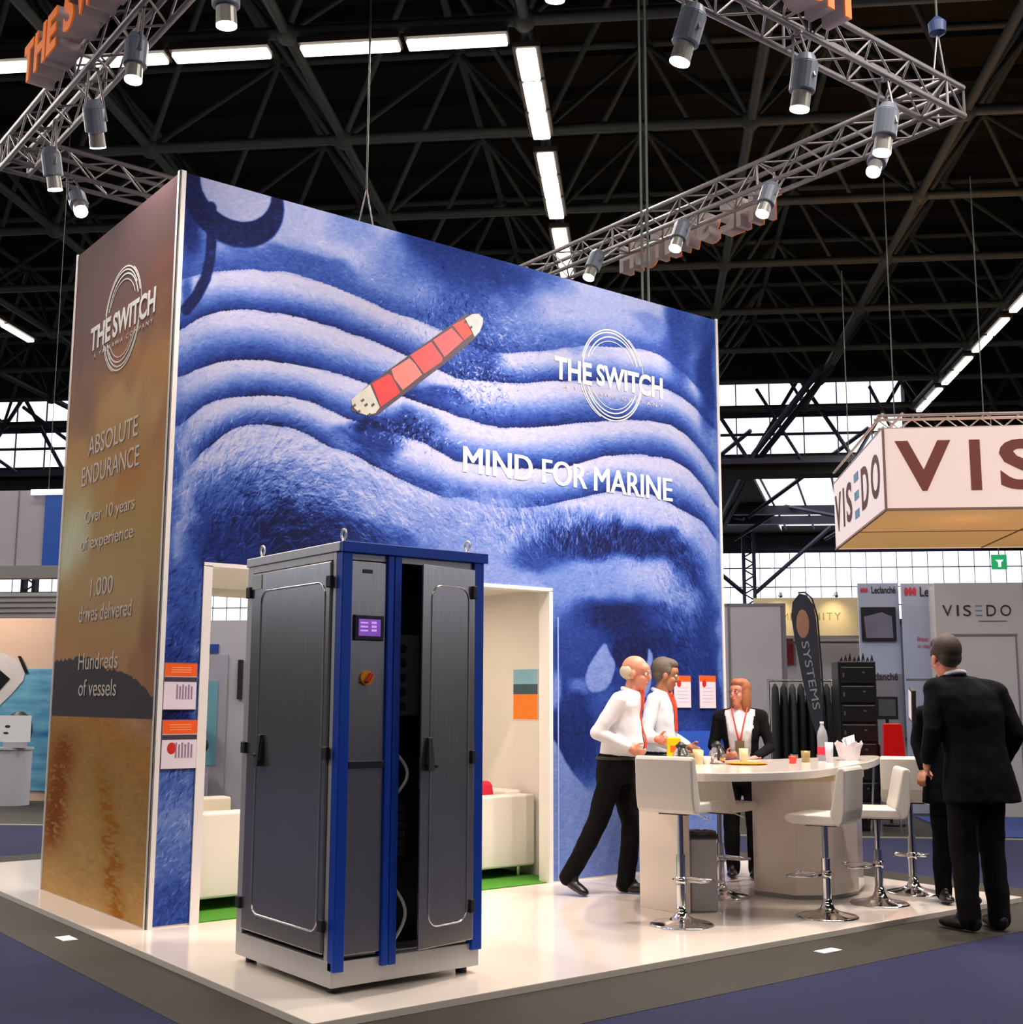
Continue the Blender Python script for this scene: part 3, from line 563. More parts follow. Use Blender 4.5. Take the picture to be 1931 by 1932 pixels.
mb.build('ship_deck_detail', mat('print_deck', rgb(60, 60, 50), .5), tower)
# ring logos and lettering
def rings(O, U, V, rx, rz, m, name, gap=(.0, .0), ang=0):
    O, U, V = Vector(O), Vector(U), Vector(V); N = U.cross(V); mb = MB()
    for k, (s, dx, dz, a0, a1) in enumerate(((1.0, 0, 0, 20, 165), (.93, -.02, .01, 35, 178), (.86, .03, -.01, 22, 160), (.78, .0, -.03, 30, 150), (1.0, 0, 0, 200, 345), (.93, .03, 0, 210, 350), (.86, -.01, .02, 205, 335), (.78, .02, .03, 215, 325), (1.02, .03, .0, 5, 60), (1.02, -.04, .0, 185, 250))):
        n = 40; t0, t1 = R(a0), R(a1); wd_ = .011 if k not in (3, 7, 8, 9) else .006
        pts = [(math.cos(t0 + (t1 - t0) * i / n), math.sin(t0 + (t1 - t0) * i / n)) for i in range(n + 1)]
        for i in range(n):
            q = []
            for (cx, sy), w_ in ((pts[i], -1), (pts[i + 1], -1), (pts[i + 1], 1), (pts[i], 1)):
                q.append((cx * (rx * s + w_ * wd_ / 2) + dx * rx, sy * (rz * s + w_ * wd_ / 2) + dz * rz))
            mb.prism(q, 0, .0015, O, U, V, N)
    return mb.build(name, m, tower)
UXp, UZ, UYn = (1, 0, 0), (0, 0, 1), (0, -1, 0)
lw = mat('white_lettering', (0.72, 0.73, 0.70, 1), .5, 0, .02)
lw2 = mat('pale_lettering', (0.52, 0.50, 0.50, 1), .5, 0, .05)
def T(x, z, s, w, h, m=lw, **k): return text(s, m, 'lettering', tower, (x, -.006, z - PZ), UXp, UZ, w, h, .0015, **k)
rings((3.985, -.005, 4.305 - PZ), UXp, UZ, .36, .405, lw, 'ring_logo')
T(3.325, 4.17, 'THE', .42, .195, bold=.03); T(3.80, 4.185, 'SWITCH', .80, .195, bold=.03)
T(3.42, 4.10, 'A YASKAWA COMPANY', 1.18, .035, lw2, space=1.5)
T(2.39, 3.262, 'MIND', .69, .205, dup=.012); T(3.19, 3.262, 'FOR', .48, .205, dup=.012); T(3.76, 3.262, 'MARINE', .93, .205, dup=.012)
def TS(y, z, s, w, h, m=lw2, **k): return text(s, m, 'lettering', tower, (-.006, y, z - PZ), UYn, UZ, w, h, .0015, **k)
rings((-.005, .98, 4.275 - PZ), UYn, UZ, .36, .39, lw, 'ring_logo')
TS(1.64, 4.16, 'THE', .43, .19, lw, bold=.03); TS(1.16, 4.16, 'SWITCH', .82, .19, lw, bold=.03); TS(1.55, 4.09, 'A YASKAWA COMPANY', 1.18, .035, space=1.5)
pale = mat('faded_lettering', rgb(206, 194, 182), .5)
for y, z, s, w, h in ((1.55, 3.32, 'ABSOLUTE', 1.0, .15), (1.66, 3.10, 'ENDURANCE', 1.16, .15), (1.54, 2.77, 'Over 10 years', 1.0, .13), (1.60, 2.57, 'of experience', 1.06, .13),
    (1.33, 2.24, '1.000', .45, .13), (1.55, 2.06, 'drives delivered', 1.05, .12), (1.50, 1.71, 'Hundreds', .79, .12), (1.47, 1.52, 'of vessels', .76, .12)): TS(y, z, s, w, h, pale)
# door leaf seam and push plate
mb = MB(); mb.bx(3.352, 3.362, -.008, -.002, PZ + .02, 2.17); tp(mb, 'door_seam', mat('seam_light', rgb(150, 170, 226), .4))
# room inside: carpet, lamp
mb = MB(); mb.bx(.11, 3.45, .11, 1.95, PZ, PZ + .008); mb.bx(OX0+.01, OX1-.03, .015, .11, PZ, PZ + .008); tag(mb.build('green_carpet', mat('grass_green_carpet', rgb(62, 128, 22), .95, 0, .2, 60), loc=(1.9, .5, PZ)), 'bright green carpet on the floor of the small room inside the tower', 'carpet')
e = empty('ceiling_lamp', (1.9, 1.0, 2.40), 0, 'flat white lamp on the ceiling of the small room in the tower', 'ceiling light')
MB().lathe([(.16, 0), (.16, .02)]).build('housing', white_trim, e); MB().lathe([(.14, -.006), (.14, 0)]).build('lens', mat('lamp_lens', (1, .86, .7, 1), .4, emit=4), e)
l = light('room_lamp', 'AREA', (1.9, .9, 2.38), 34, (1, .78, .60), 1.6, 1.0); l.rotation_euler = (0, 0, 0)
# platform
mb = MB(); mb.bx(-.27, 5.62, -2.61, 3.85, FZ, PZ); pf = mb.build('booth_platform', white_gloss, loc=(2.675, .62, FZ), bevel=.004)
tag(pf, 'low glossy white platform under the whole stand', 'platform')
# ---------------------------------------------------------------- switchgear cabinet
steel = mat('brushed_steel', (0.42, 0.40, 0.385, 1), 0.24, 0.88, 0.14, 5, aniso=(18, 18, 0.6), spec=.4)
steel_l = mat('bright_steel', (0.60, 0.58, 0.56, 1), 0.38, 0.55, 0.08, 5, aniso=(20, 20, 1))
blue_p = mat('blue_paint', rgb(14, 66, 178), 0.35, 0, 0.05)
groove_m = mat('polished_groove', (0.75, 0.74, 0.72, 1), 0.2, 0.9, .02)
cab = empty('switchgear_cabinet', (.485, -1.70, PZ), 0, 'tall stainless steel electrical cabinet with blue posts and one half open door', 'electrical cabinet')
CX0, CX1, CY0, CY1 = .038, .93, -2.225, -1.175
def cp(mb, name, m, bevel=0, par=None, smooth=False, lab=None):
    off = Vector((.485, -1.70, PZ)); mb.v = [(p[0] - off.x, p[1] - off.y, p[2] - off.z) for p in mb.v]
    return tag(mb.build(name, m, par or cab, bevel=bevel, smooth=smooth), lab)
mb = MB(); mb.bx(CX0, CX1, CY0, CY1, .115, .235); cp(mb, 'plinth', steel_l, .004)
for x in (.10, .87):
    for y in (-2.15, -1.25): cp(MB().cyl((x, y, PZ), (x, y, .118), .03), 'foot', black_m)
mb = MB(); mb.bx(CX0 + .012, CX1 - .012, CY1, CY1 + .0 - .03, .235, 2.25); cp(mb, 'back_panel', steel)
mb = MB(); mb.bx(CX1 - .03, CX1, CY0 + .06, CY1 - .03, .235, 2.25); cp(mb, 'side_panel', steel)
mb = MB(); mb.bx(CX0 - .008, CX1 + .012, CY0 - .0, CY1 + .012, 2.25, 2.30); cp(mb, 'roof', steel_l, .004, lab='bright steel roof edge')
mb = MB(); mb.bx(CX0 - .004, CX1 + .028, CY0 - .030, CY0 - .001, 2.245, 2.302); cp(mb, 'roof_fascia', blue_p, .004, lab='blue front edge of the roof')
for x0, x1, nm in ((CX0, .098, 0), (.312, .350, 1), (.353, .398, 2), (.868, CX1 + .004, 3)):
    mb = MB(); mb.bx(x0, x1, CY0 - .022, CY0 + .04, .19 if nm != 3 else .2, 2.247); cp(mb, 'post', blue_p, .005)
mb = MB(); mb.bx(CX0, CX0 + .03, CY0 + .041, CY0 + .075, .235, 2.25); mb.bx(CX0, CX0 + .03, CY1 - .07, CY1, .235, 2.25); mb.bx(CX0, CX0 + .03, CY0 + .075, CY1 - .07, 2.21, 2.25); cp(mb, 'side_frame', steel_l, .002)
# side door with raised border line
sd = MB(); sd.bx(CX0 - .012, CX0 + .008, -2.145, -1.255, .262, 2.205); sd = cp(sd, 'side_door', steel, .006)
def groove(y0, y1, z0, z1, fn, r=.006, rad=.07):
    P = []
    for cy, cz_, a in ((y1 - rad, z1 - rad, 0), (y0 + rad, z1 - rad, 90), (y0 + rad, z0 + rad, 180), (y1 - rad, z0 + rad, 270)):
        for k in range(7): t = R(a + 15 * k); P.append(fn(cy + rad * math.cos(t), cz_ + rad * math.sin(t)))
    return MB().tube(P, r, 6, closed=True)
cp(groove(-2.095, -1.375, .36, 2.10, lambda y, z: (CX0 - .013, y, z), .0055), 'border_line', groove_m, par=sd, smooth=True)
mb = MB(); mb.bx(CX0 - .016, CX0 - .002, -1.375, -1.262, 2.115, 2.195); cp(mb, 'label_plate', mat('pale_label', rgb(196, 204, 200), .5), par=sd)
for y, z in ((-2.152, 2.10), (-2.152, 1.235), (-2.152, .40), (-1.235, 2.10), (-1.235, 1.235), (-1.235, .40)):
    mb = MB(); mb.bx(CX0 - .03, CX0 - .008, y - .025, y + .025, z - .032, z + .032); cp(mb, 'hinge', black_m, .005, par=sd)
def lever(mb, fn):
    for a, b, w, d in ((1.14, 1.31, .022, .02), (1.17, 1.29, .03, .012)):
        P = [fn(-w, .0, a), fn(w, .0, a), fn(w * .7, .0, b), fn(-w * .7, .0, b), fn(-w, d + .02, a), fn(w, d + .02, a), fn(w * .7, d, b), fn(-w * .7, d, b)]
        mb.add(P, [(0, 1, 2, 3), (4, 7, 6, 5), (0, 4, 5, 1), (1, 5, 6, 2), (2, 6, 7, 3), (3, 7, 4, 0)])
    return mb
cp(lever(MB(), lambda w, d, z: (CX0 - .012 - d, -1.44 + w, z)), 'handle', black_m, .004, par=sd)
cp(MB().cyl((CX0 - .04, -1.42, 1.20), (CX0 - .055, -1.42, 1.20), .009), 'lock', chrome, par=sd)
# front: fixed panel with screen and switch
mb = MB(); mb.bx(.10, .311, CY0 - .006, CY0 + .012, .262, 2.205); fpn = cp(mb, 'front_panel', steel, .003)
mb = MB(); mb.bx(.10, .311, CY0 - .002, CY0 + .012, 2.212, 2.247); mb.bx(.40, .866, CY0 - .002, CY0 + .012, 2.212, 2.247); cp(mb, 'top_rail', steel_l)
mb = MB(); mb.bx(.118, .292, CY0 - .022, CY0 - .004, 1.80, 1.93); sb = cp(mb, 'display', mat('display_frame', rgb(36, 28, 48), .4), .004, par=fpn)
mb = MB(); mb.bx(.140, .270, CY0 - .0235, CY0 - .0215, 1.822, 1.908)
dm = cp(mb, 'display_screen', mat('violet_screen', rgb(128, 76, 178), .3, emit=.7, var=.2), par=fpn)
for z in (1.885, 1.865, 1.845):
    mb = MB(); mb.bx(.15, .195, CY0 - .0245, CY0 - .0236, z, z + .008); mb.bx(.215, .245, CY0 - .0245, CY0 - .0236, z, z + .012); cp(mb, 'screen_marks', mat('screen_marks', rgb(196, 150, 226), .3, emit=.8), par=fpn)
mb = MB(); mb.cyl((.20, CY0 - .005, 1.61), (.20, CY0 - .018, 1.61), .038, n=20); cp(mb, 'switch_plate', mat('amber_plate', rgb(216, 140, 20), .5), par=fpn)
mb = MB(); mb.box((.20, CY0 - .032, 1.61), (.018, .03, .06), M=Matrix.Rotation(R(35), 3, 'Y')); cp(mb, 'rotary_switch', mat('red_knob', rgb(190, 50, 20), .4), .005, par=fpn)
mb = MB(); mb.bx(.10, .311, CY0 - .02, CY0 - .004, 1.16, 1.195); cp(mb, 'cross_bar', black_m, .003, par=fpn)
mb = MB(); mb.bx(.165, .225, CY0 - .0085, CY0 - .006, 2.145, 2.165); cp(mb, 'name_plate', mat('dark_label', rgb(60, 56, 50), .5), par=fpn)
# inside
mb = MB(); mb.bx(.40, .865, CY0 + .25, CY0 + .27, .24, 2.2); cp(mb, 'mounting_plate', mat('dark_plate', rgb(20, 20, 26), .6))
mb = MB(); mb.bx(.403, .56, CY0 + .05, CY0 + .07, 1.42, 1.84); pl = cp(mb, 'component_plate', mat('grey_plate', rgb(72, 72, 78), .5))
for k in range(5): cp(MB().cyl((.455, CY0 + .052, 1.47 + k * .075), (.455, CY0 + .04, 1.47 + k * .075), .02, n=14), 'plug_hole', black_m, par=pl)
for z0, z1 in ((1.02, 1.22), (.30, .55)):
    P = [(.41 + .065 * math.sin(math.pi * k / 14), CY0 + .02, z0 + (z1 - z0) * k / 14) for k in range(15)]
    cp(MB().tube(P, .009, 8), 'white_cable', mat('white_cable', rgb(190, 190, 196), .5), smooth=True)
mb = MB();
for k in range(6): mb.bx(.42, .52, CY0 + .10, CY0 + .2, .70 + k * .045, .735 + k * .045)
cp(mb, 'terminal_blocks', mat('terminal_grey', rgb(40, 42, 48), .6), .003)
# half open door, hinged at the right post
th = R(11); hx, hy = .872, CY0 - .024; dx_, dy_ = -math.cos(th), -math.sin(th)
def dpt(w, d, z): return (hx + dx_ * w + dy_ * -d * -1, hy + dy_ * w - math.cos(th) * d, z)
def dbox(w0, w1, d0, d1, z0, z1):
    vs = [dpt(w, d, z) for z in (z0, z1) for d in (d0, d1) for w in (w0, w1)]
    return MB().add(vs, [(0, 2, 3, 1), (4, 5, 7, 6), (0, 1, 5, 4), (2, 6, 7, 3), (0, 4, 6, 2), (1, 3, 7, 5)])
dr = cp(dbox(.0, .405, -.016, .004, .258, 2.205), 'front_door', steel, .004, lab='steel door standing slightly open')
cp(groove(.05, .335, .36, 2.10, lambda w, z: dpt(w, .006, z), .0045), 'border_line', groove_m, par=dr, smooth=True)
cp(lever(MB(), lambda w, d, z: dpt(.345 + w, .004 + d, z)), 'handle', black_m, .004, par=dr)
cp(MB().cyl(dpt(.31, .03, 1.16), dpt(.31, .045, 1.16), .009), 'lock', chrome, par=dr)
for z in (2.08, 1.2, .43): cp(dbox(-.002, .03, .0, .025, z - .035, z + .035), 'hinge', black_m, .004, par=dr)
for x, y in ((.09, -2.16), (.09, -1.24), (.88, -2.16), (.88, -1.24)):
    mb = MB(); mb.lathe([(.022, 2.30), (.022, 2.306), (.009, 2.31), (.009, 2.325)], (x, y, 0), 14)
    mb.tube([(x + .0, y + .024 * math.sin(2 * math.pi * k / 16), 2.348 + .026 * math.cos(2 * math.pi * k / 16)) for k in range(16)], .0065, 6, closed=True)
    cp(mb, 'eye_bolt', steel_l, smooth=True)
# ---------------------------------------------------------------- sofas in the room
def sofa(x0, x1, y0, y1, back, lab, grp=None):
    c = ((x0 + x1) / 2, (y0 + y1) / 2, PZ + .008); e = empty('sofa', c, 0, lab, 'sofa')
    def q(a, b, c1, d, z0, z1): m_ = MB(); m_.bx(a - c[0], b - c[0], c1 - c[1], d - c[1], z0 - c[2], z1 - c[2]); return m_
    bx0, bx1 = (x0, x0 + .18) if back < 0 else (x1 - .18, x1)
    q(x0, x1, y0, y0 + .16, .165, .735).build('arm', leather, e, bevel=.02, seg=3)
    q(x0, x1, y1 - .16, y1, .165, .735).build('arm', leather, e, bevel=.02, seg=3)
    q(bx0, bx1, y0 + .162, y1 - .162, .165, .86 if back < 0 else .76).build('backrest', leather, e, bevel=.03, seg=3)
    sx0, sx1 = (bx1 + .002, x1) if back < 0 else (x0, bx0 - .002)
    q(sx0, sx1, y0 + .162, y1 - .162, .165, .47).build('seat', leather, e, bevel=.03, seg=3)
    for x in (x0 + .1, x1 - .12):
        for y in (y0 + .08, y1 - .08): MB().cyl((x - c[0], y - c[1], 0), (x - c[0], y - c[1], .165 - c[2]), .018).build('leg', chrome, e)
sofa(.395, 1.30, .355, 1.75, -1, 'white leather cube sofa at left in the tower room, half behind the steel cabinet')
sofa(2.55, 3.44, .39, 1.80, 1, 'white leather cube sofa at right in the tower room under the orange poster')
mb = MB(); mb.box((0, 0, 0), (.32, .11, .30)); cu = mb.build('cushion', mat('crimson_cushion', rgb(206, 16, 52), .7), smooth=True, bevel=.05, seg=5); cu.rotation_euler = (R(-12), 0, R(8)); cu.location = (3.03, .63, .69)
tag(cu, 'crimson cushion lying against the arm of the right white sofa', 'cushion')
# posters and brochure holders on the tower
def sheet(name, lab, cat, parts, O, U, N, grp=None, th=.012):
    U, N = Vector(U), Vector(N); O = Vector(O); e = empty(name, O, 0, lab, cat, grp)
    for nm, u0, u1, z0, z1, m_, d in parts:
        mb = MB(); mb.prism([(u0, z0), (u1, z0), (u1, z1), (u0, z1)], d[0], d[1], (0, 0, 0), U, (0, 0, 1), N); mb.build(nm, m_, e)
    return e
sk = mat('sky_print', rgb(130, 180, 206), .5, 0, .15, 9); dk = mat('skyline_print', rgb(50, 78, 92), .5, 0, .3, 30); orp = mat('orange_paper', rgb(238, 128, 30), .5, 0, .08, 20)
P_ = sheet('wall_poster', 'poster with a skyline above an orange field on the white inner wall above the sofa', 'poster',
    [('sheet', -.17, .17, -.215, .215, print_white, (0, .004)), ('orange_field', -.165, .165, -.21, .0, orp, (.004, .005)), ('skyline', -.165, .165, .0, .085, dk, (.004, .005)), ('sky', -.165, .165, .085, .21, sk, (.004, .005))], (3.458, .54, 1.55), (0, -1, 0), (-1, 0, 0))
inkm = mat('dark_ink', rgb(60, 50, 66), .5, 0, .4, 40); mag = mat('faint_ink', rgb(150, 120, 150), .5, 0, .2, 60); pk = mat('pale_paper', rgb(226, 214, 226), .5, 0, .04, 20); redm = mat('red_ink', rgb(196, 30, 24), .5)
def leaflet(cx, z0, z1, w, lab, dark, red=False, small=False):
    h = z1 - z0; P = [('holder', -w / 2 - .004, w / 2 + .004, -.006, h + .006, mat('clear_holder', rgb(90, 70, 110), .2), (0, .004)), ('sheet', -w / 2, w / 2, 0, h, pk, (.004, .012)), ('orange_header', -w / 2, w / 2, h * (.72 if not small else .82), h, orange_m, (.012, .013))]
    if dark: P += [('photo_band', -w / 2, w / 2, h * .60, h * .70, inkm, (.012, .013))]
    for k in range(6): P.append(('ink_column', -w * .12 + k * w * .09, -w * .12 + k * w * .09 + w * .05, h * .22, h * (.5 if k % 2 else .54), mag, (.012, .013))) if not small else None
    if not small:
        for k in range(3): P.append(('header_text', -w * .3, w * .32, h * (.80 + .05 * k), h * (.815 + .05 * k), mat('pale_orange', rgb(250, 170, 120), .5), (.013, .0135)))
    else:
        for k in range(5): P.append(('text_line', -w * .32, w * .32, h * (.62 - k * .11), h * (.63 - k * .11), mat('grey_ink', rgb(170, 165, 190), .5), (.012, .0128)))
    e = sheet('brochure_holder', lab, 'brochure', [p for p in P if p], (cx, -.003, z0), (1, 0, 0), (0, -1, 0))
    if red: MB().ell((-w * .22, -.0125, h * (.42 if not small else .76)), (w * .13, .0015, w * .16)).build('red_emblem', redm, e)
    return e
leaflet(.148, 1.435, 1.73, .22, 'upper orange topped brochure on the narrow blue strip left of the doorway', True)
leaflet(.158, 1.06, 1.365, .235, 'lower orange topped brochure with a red emblem left of the doorway', True, True)
leaflet(4.78, 1.44, 1.715, .205, 'white sheet with orange top on the mural, the one nearer the two men', False, True, True)
leaflet(5.10, 1.435, 1.72, .205, 'white sheet with orange top on the mural next to its right edge', False, True, True)
tag(MB().box((0, 0, .21), (.56, .02, .42)).build('blue_board', mat('blue_board', rgb(46, 88, 190), .35, 0, .2, 5), loc=None), 'blue glossy board leaning on the mural behind the coffee pots', 'board').location = (4.84, -.015, .815)
# ---------------------------------------------------------------- hanging truss square, letters, lamps
trs = empty('lighting_truss', (2.8, .67, 6.35), 0, 'square of aluminium lattice truss hanging above the stand', 'truss')
TO = Vector((2.8, .67, 6.35)); TWd = .25
def run(a, b, inward):
    a, b = Vector(a) - TO, Vector(b) - TO; d = (b - a).normalized(); L = (b - a).length; iw = Vector(inward); mb = MB(); z = Vector((0, 0, TWd))
    cs = [Vector((0, 0, 0)), iw * TWd, iw * TWd + z, z]
    for c in cs: mb.cyl(a + c, b + c, .024, n=8)
    n = int(L / .25); s = L / n
    for i in range(n):
        for f in range(4):
            p, q = cs[f], cs[(f + 1) % 4]; e0, e1 = a + d * s * i, a + d * s * (i + 1)
            if (i + f) % 2: p, q = q, p
            mb.cyl(e0 + p, e1 + q, .0095, n=5, cap=False)
    for i in range(0, n + 1, 8):
        for f in range(4): mb.cyl(a + d * s * i + cs[f], a + d * s * i + cs[(f + 1) % 4], .012, n=5, cap=False)
    mb.build('truss_run', alu, trs, smooth=True)
TX0, TX1, TY0, TY1 = -.237, 5.826, -2.384, 3.724
run((TX0, TY0, 6.35), (TX1, TY0, 6.35), (0, 1, 0)); run((TX0, TY1, 6.35), (TX1, TY1, 6.35), (0, -1, 0))
run((TX0, TY0, 6.35), (TX0, TY1, 6.35), (1, 0, 0)); run((TX1, TY0, 6.35), (TX1, TY1, 6.35), (-1, 0, 0))
letter_o = mat('orange_letter_face', rgb(255, 120, 10), .5, 0, .03, emit=.25); foam = mat('letter_side', rgb(206, 190, 190), .6)
def letters(lab, O, U, w, h, dep=.2):
    U = Vector(U); O = Vector(O); N = U.cross(Vector((0, 0, 1))); e = empty('letter_sign', O, 0, lab, 'sign')
    x = 0; ws = {'T': .9, 'H': 1.05, 'E': .85, ' ': .45, 'S': .88, 'W': 1.4, 'I': .42, 'C': .95}; s = 'THE SWITCH'; tot = sum(ws[c] for c in s); x = 0
    for c in s:
        cw = ws[c] / tot * w
        if c != ' ':
            a = text(c, foam, 'letter', e, U * (x + cw * .06) - N * dep, U, (0, 0, 1), cw * .86, h, dep, bold=.04)
            text(c, letter_o, 'letter_face', a, U * (x + cw * .06) + N * .001, U, (0, 0, 1), cw * .86, h, .012, bold=.04)
        x += cw
    return e
letters('orange raised lettering standing on the left truss run, partly cut by the frame', (-.47, 2.25, 6.46), (0, -1, 0), 2.7, .34)
letters('orange raised lettering on the truss run at upper right, its last letters in frame', (1.30, -2.63, 6.42), (1, 0, 0), 2.68, .36)
letters('orange lettering seen from behind under the far right truss run', (6.06, -.25, 6.21), (0, 1, 0), 2.2, .3, .16)
for x, y, lab in ((-.1, -2.2, 'steel cable'), (TX1 - .1, TY0 + .15, 'steel hoist cable with a blue block over the right truss corner'), (3.62, TY1 - .12, 'thin steel cable with a bridle behind the tower top, above the red ship')):
    if lab == 'steel cable': continue
    e = empty('hoist_cable', (x, y, 6.6), 0, lab, 'cable')
    MB().cyl((0, 0, .55), (0, 0, 4.95), .011, n=6).build('wire', steel_dark, e)
    m_ = MB()
    for s in (-1, 1): m_.cyl((0, 0, .55), (s * .12, 0, 0), .008, n=6)
    m_.build('bridle', alu, e)
    if 'blue' in lab: MB().lathe([(.01, .5), (.07, .53), (.075, .62), (.02, .68)]).build('hoist_block', mat('blue_block', rgb(60, 80, 130), .4), e)
e = empty('tower_cable', (4.80, .4, TZ), 0, 'pair of thin steel rods holding the blue tower top from the roof', 'cable')
for s in (-.04, .04): MB().cyl((s, 0, 0), (s, 0, 4.6), .012, n=6).build('rod', steel_dark, e)
lampbody = mat('lamp_body', rgb(126, 134, 150), .4, 0, .08); lens_m = mat('lamp_glow', (1.0, .90, .84, 1), .4, 0, .01, emit=14.0)
def spotlamp(L, top, hang, lab, aim=None, e_=0, bright=1.0, size=1.0, col=(1.0, .84, .74), ang=70):
    L, top, hang = Vector(L), Vector(top), Vector(hang); d = (top - L).normalized(); c = empty('stage_lamp', hang, 0, lab, 'spotlight')
    l = L - hang; k = size
    mb = MB(); mb.cyl(l + d * .01, l + d * .12 * k, .062 * k, .058 * k, 18); mb.build('front_tube', mat('lamp_front', rgb(170, 166, 160), .35, .3), c, smooth=False)
    mb = MB(); mb.cyl(l + d * .12 * k, l + d * .30 * k, .082 * k, .082 * k, 18); mb.cyl(l + d * .30 * k, l + d * .36 * k, .082 * k, .05 * k, 18); mb.build('housing', lampbody, c, bevel=.006)
    mb = MB(); mb.cyl(l, l + d * .012, .060 * k, .060 * k, 20); mb.build('lens', lens_m, c)
    u = frame(d)[0]; m2 = MB(); mid = l + d * .2 * k
    for s in (-1, 1): m2.cyl(mid + u * s * .09 * k, u * s * .03 + Vector((0, 0, 0)), .010, n=6)
    m2.cyl(u * -.05, u * .05, .012, n=6); m2.cyl((0, 0, -.01), (0, 0, .03), .02, n=8); m2.build('yoke', alu, c)
    if e_:
        a = Vector(aim) if aim is not None else L - d
        light('stage_lamp_beam', 'SPOT', L - (d * .03), e_, col, .05, aim=a, spot=ang, blend=.8)
zb = 6.335
spotlamp((-.06, -.78, 5.76), (-.10, -.80, 6.2), (-.08, -.80, zb), 'large lamp hanging at the top edge left of the long cross row of tubes', (1.0, -1.2, 1.2), 300, size=1.1, ang=90)
spotlamp((-.27, .27, 5.76), (-.24, .30, 6.2), (-.22, .30, zb), 'upright lamp under the left truss just right of the orange letters', (-.15, 1.2, 2.4), 200, ang=110)
spotlamp((-.09, 1.47, 5.76), (-.22, 1.30, 6.1), (-.2, 1.35, zb), 'tilted lamp under the left truss above the brown tower side', (.2, 3, 0), 40)
spotlamp((-.09, 2.50, 5.76), (-.17, 2.45, 6.1), (-.14, 2.45, zb), 'lamp under the corner of the left truss, above the brightest small lamp', (1, 4, 0), 30)
spotlamp((.31, 3.05, 5.85), (.33, 3.30, 6.12), (.33, 3.48, zb), 'small glaring lamp aimed at the camera left of the tower corner', (-1, 0, 1), 60)
spotlamp((1.36, -2.36, 5.72), (1.34, -2.42, 6.1), (1.34, -2.36, zb), 'lamp cut by the top edge of the frame above the roof tube row', (1.2, 0, 3.6), 340, ang=95)
spotlamp((2.49, -2.31, 5.72), (2.56, -2.40, 6.1), (2.56, -2.36, zb), 'large grey lamp hanging left on the upper right truss', (2.6, -.8, .6), 520, size=1.15, ang=95)
spotlamp((3.65, -2.38, 5.72), (3.67, -2.44, 6.1), (3.67, -2.36, zb), 'grey lamp hanging in the middle of the upper right truss', (3.9, 0, 3.4), 400, size=1.15, ang=95)
spotlamp((4.72, -2.32, 5.72), (4.77, -2.36, 6.1), (4.76, -2.34, zb), 'grey lamp hanging near the right corner of the truss square', (4.4, -1.2, .6), 480, size=1.15, ang=85)
spotlamp((5.30, -1.83, 5.90), (5.50, -1.80, 6.2), (5.6, -1.8, zb), 'glaring lamp just below the lamp at the right truss corner', (3.8, -1.8, .6), 300, ang=80)
spotlamp((5.27, -.65, 5.90), (5.42, -.66, 6.25), (5.58, -.64, zb), 'glaring lamp midway along the far right truss run', (3.0, -1.4, .4), 300, ang=80)
spotlamp((5.27, .46, 5.90), (5.42, .46, 6.25), (5.58, .46, zb), 'glaring lamp under the orange lettering seen from behind', (4.4, 0, 2.0), 100)
spotlamp((5.16, 1.62, 5.90), (5.32, 1.62, 6.25), (5.58, 1.62, zb), 'lamp whose lens just clears the top edge of the blue mural', None, 30)
spotlamp((3.45, 3.1, 6.42), (3.5, 3.42, 6.30), (3.5, 3.6, 6.36), 'tiny bright lamp peeping over the middle of the tower top edge', None, 20)
# ---------------------------------------------------------------- bar counter, bin, stools
CT = 1.04
mb = MB(); e = empty('bar_counter', (4.2, -1.5, PZ), 0, 'freeform white gloss bar counter with cabinet base and a panel leg', 'counter')
def off(mb, o): mb.v = [(p[0] - o[0], p[1] - o[1], p[2] - o[2]) for p in mb.v]; return mb
O_ = (4.2, -1.5, PZ)
top = [(2.875, -1.409), (2.693, -1.774), (2.834, -2.112), (3.169, -2.272), (3.454, -2.304), (3.797, -2.255), (4.512, -1.988), (5.330, -1.612), (6.160, -1.055), (5.409, -1.103), (4.634, -1.069), (4.076, -0.951), (3.569, -0.872)]
for _ in range(3): top = [q for i in range(len(top)) for q in ((top[i][0] * .75 + top[(i + 1) % len(top)][0] * .25, top[i][1] * .75 + top[(i + 1) % len(top)][1] * .25), (top[i][0] * .25 + top[(i + 1) % len(top)][0] * .75, top[i][1] * .25 + top[(i + 1) % len(top)][1] * .75))]
off(MB().prism(top, CT - .055, CT), O_).build('counter_top', white_gloss, e, bevel=.006)
mb = MB(); mb.bx(3.075, 3.145, -1.64, -1.22, PZ, CT - .056); off(mb, O_).build('panel_leg', white_gloss, e, bevel=.003)
body = [(4.11, -1.36), (4.17, -1.70), (4.40, -1.87), (4.72, -1.84), (5.0, -1.68), (5.2, -1.42), (5.2, -1.2), (4.4, -1.15)]
off(MB().prism(body, PZ + .03, CT - .12), O_).build('cabinet_base', white_gloss, e, bevel=.004)
off(MB().prism([(4.11 + (x - 4.11) * .97, -1.36 + (y + 1.36) * .97) for x, y in body], PZ, PZ + .03), O_).build('kick_plate', mat('kick_grey', rgb(150, 150, 150), .5), e)
off(MB().prism([(4.08 + (x - 4.11) * 1.06, -1.36 + (y + 1.36) * 1.06) for x, y in body], CT - .119, CT - .056), O_).build('under_shelf', mat('shelf_beige', rgb(196, 184, 150), .5), e, bevel=.003)
e = empty('waste_bin', (3.30, -1.60, PZ), R(-35), 'narrow grey waste bin with black liner beside the counter panel leg', 'bin')
MB().box((0, 0, .245), (.19, .16, .49)).build('body', mat('bin_grey', rgb(170, 168, 172), .4), e, bevel=.012)
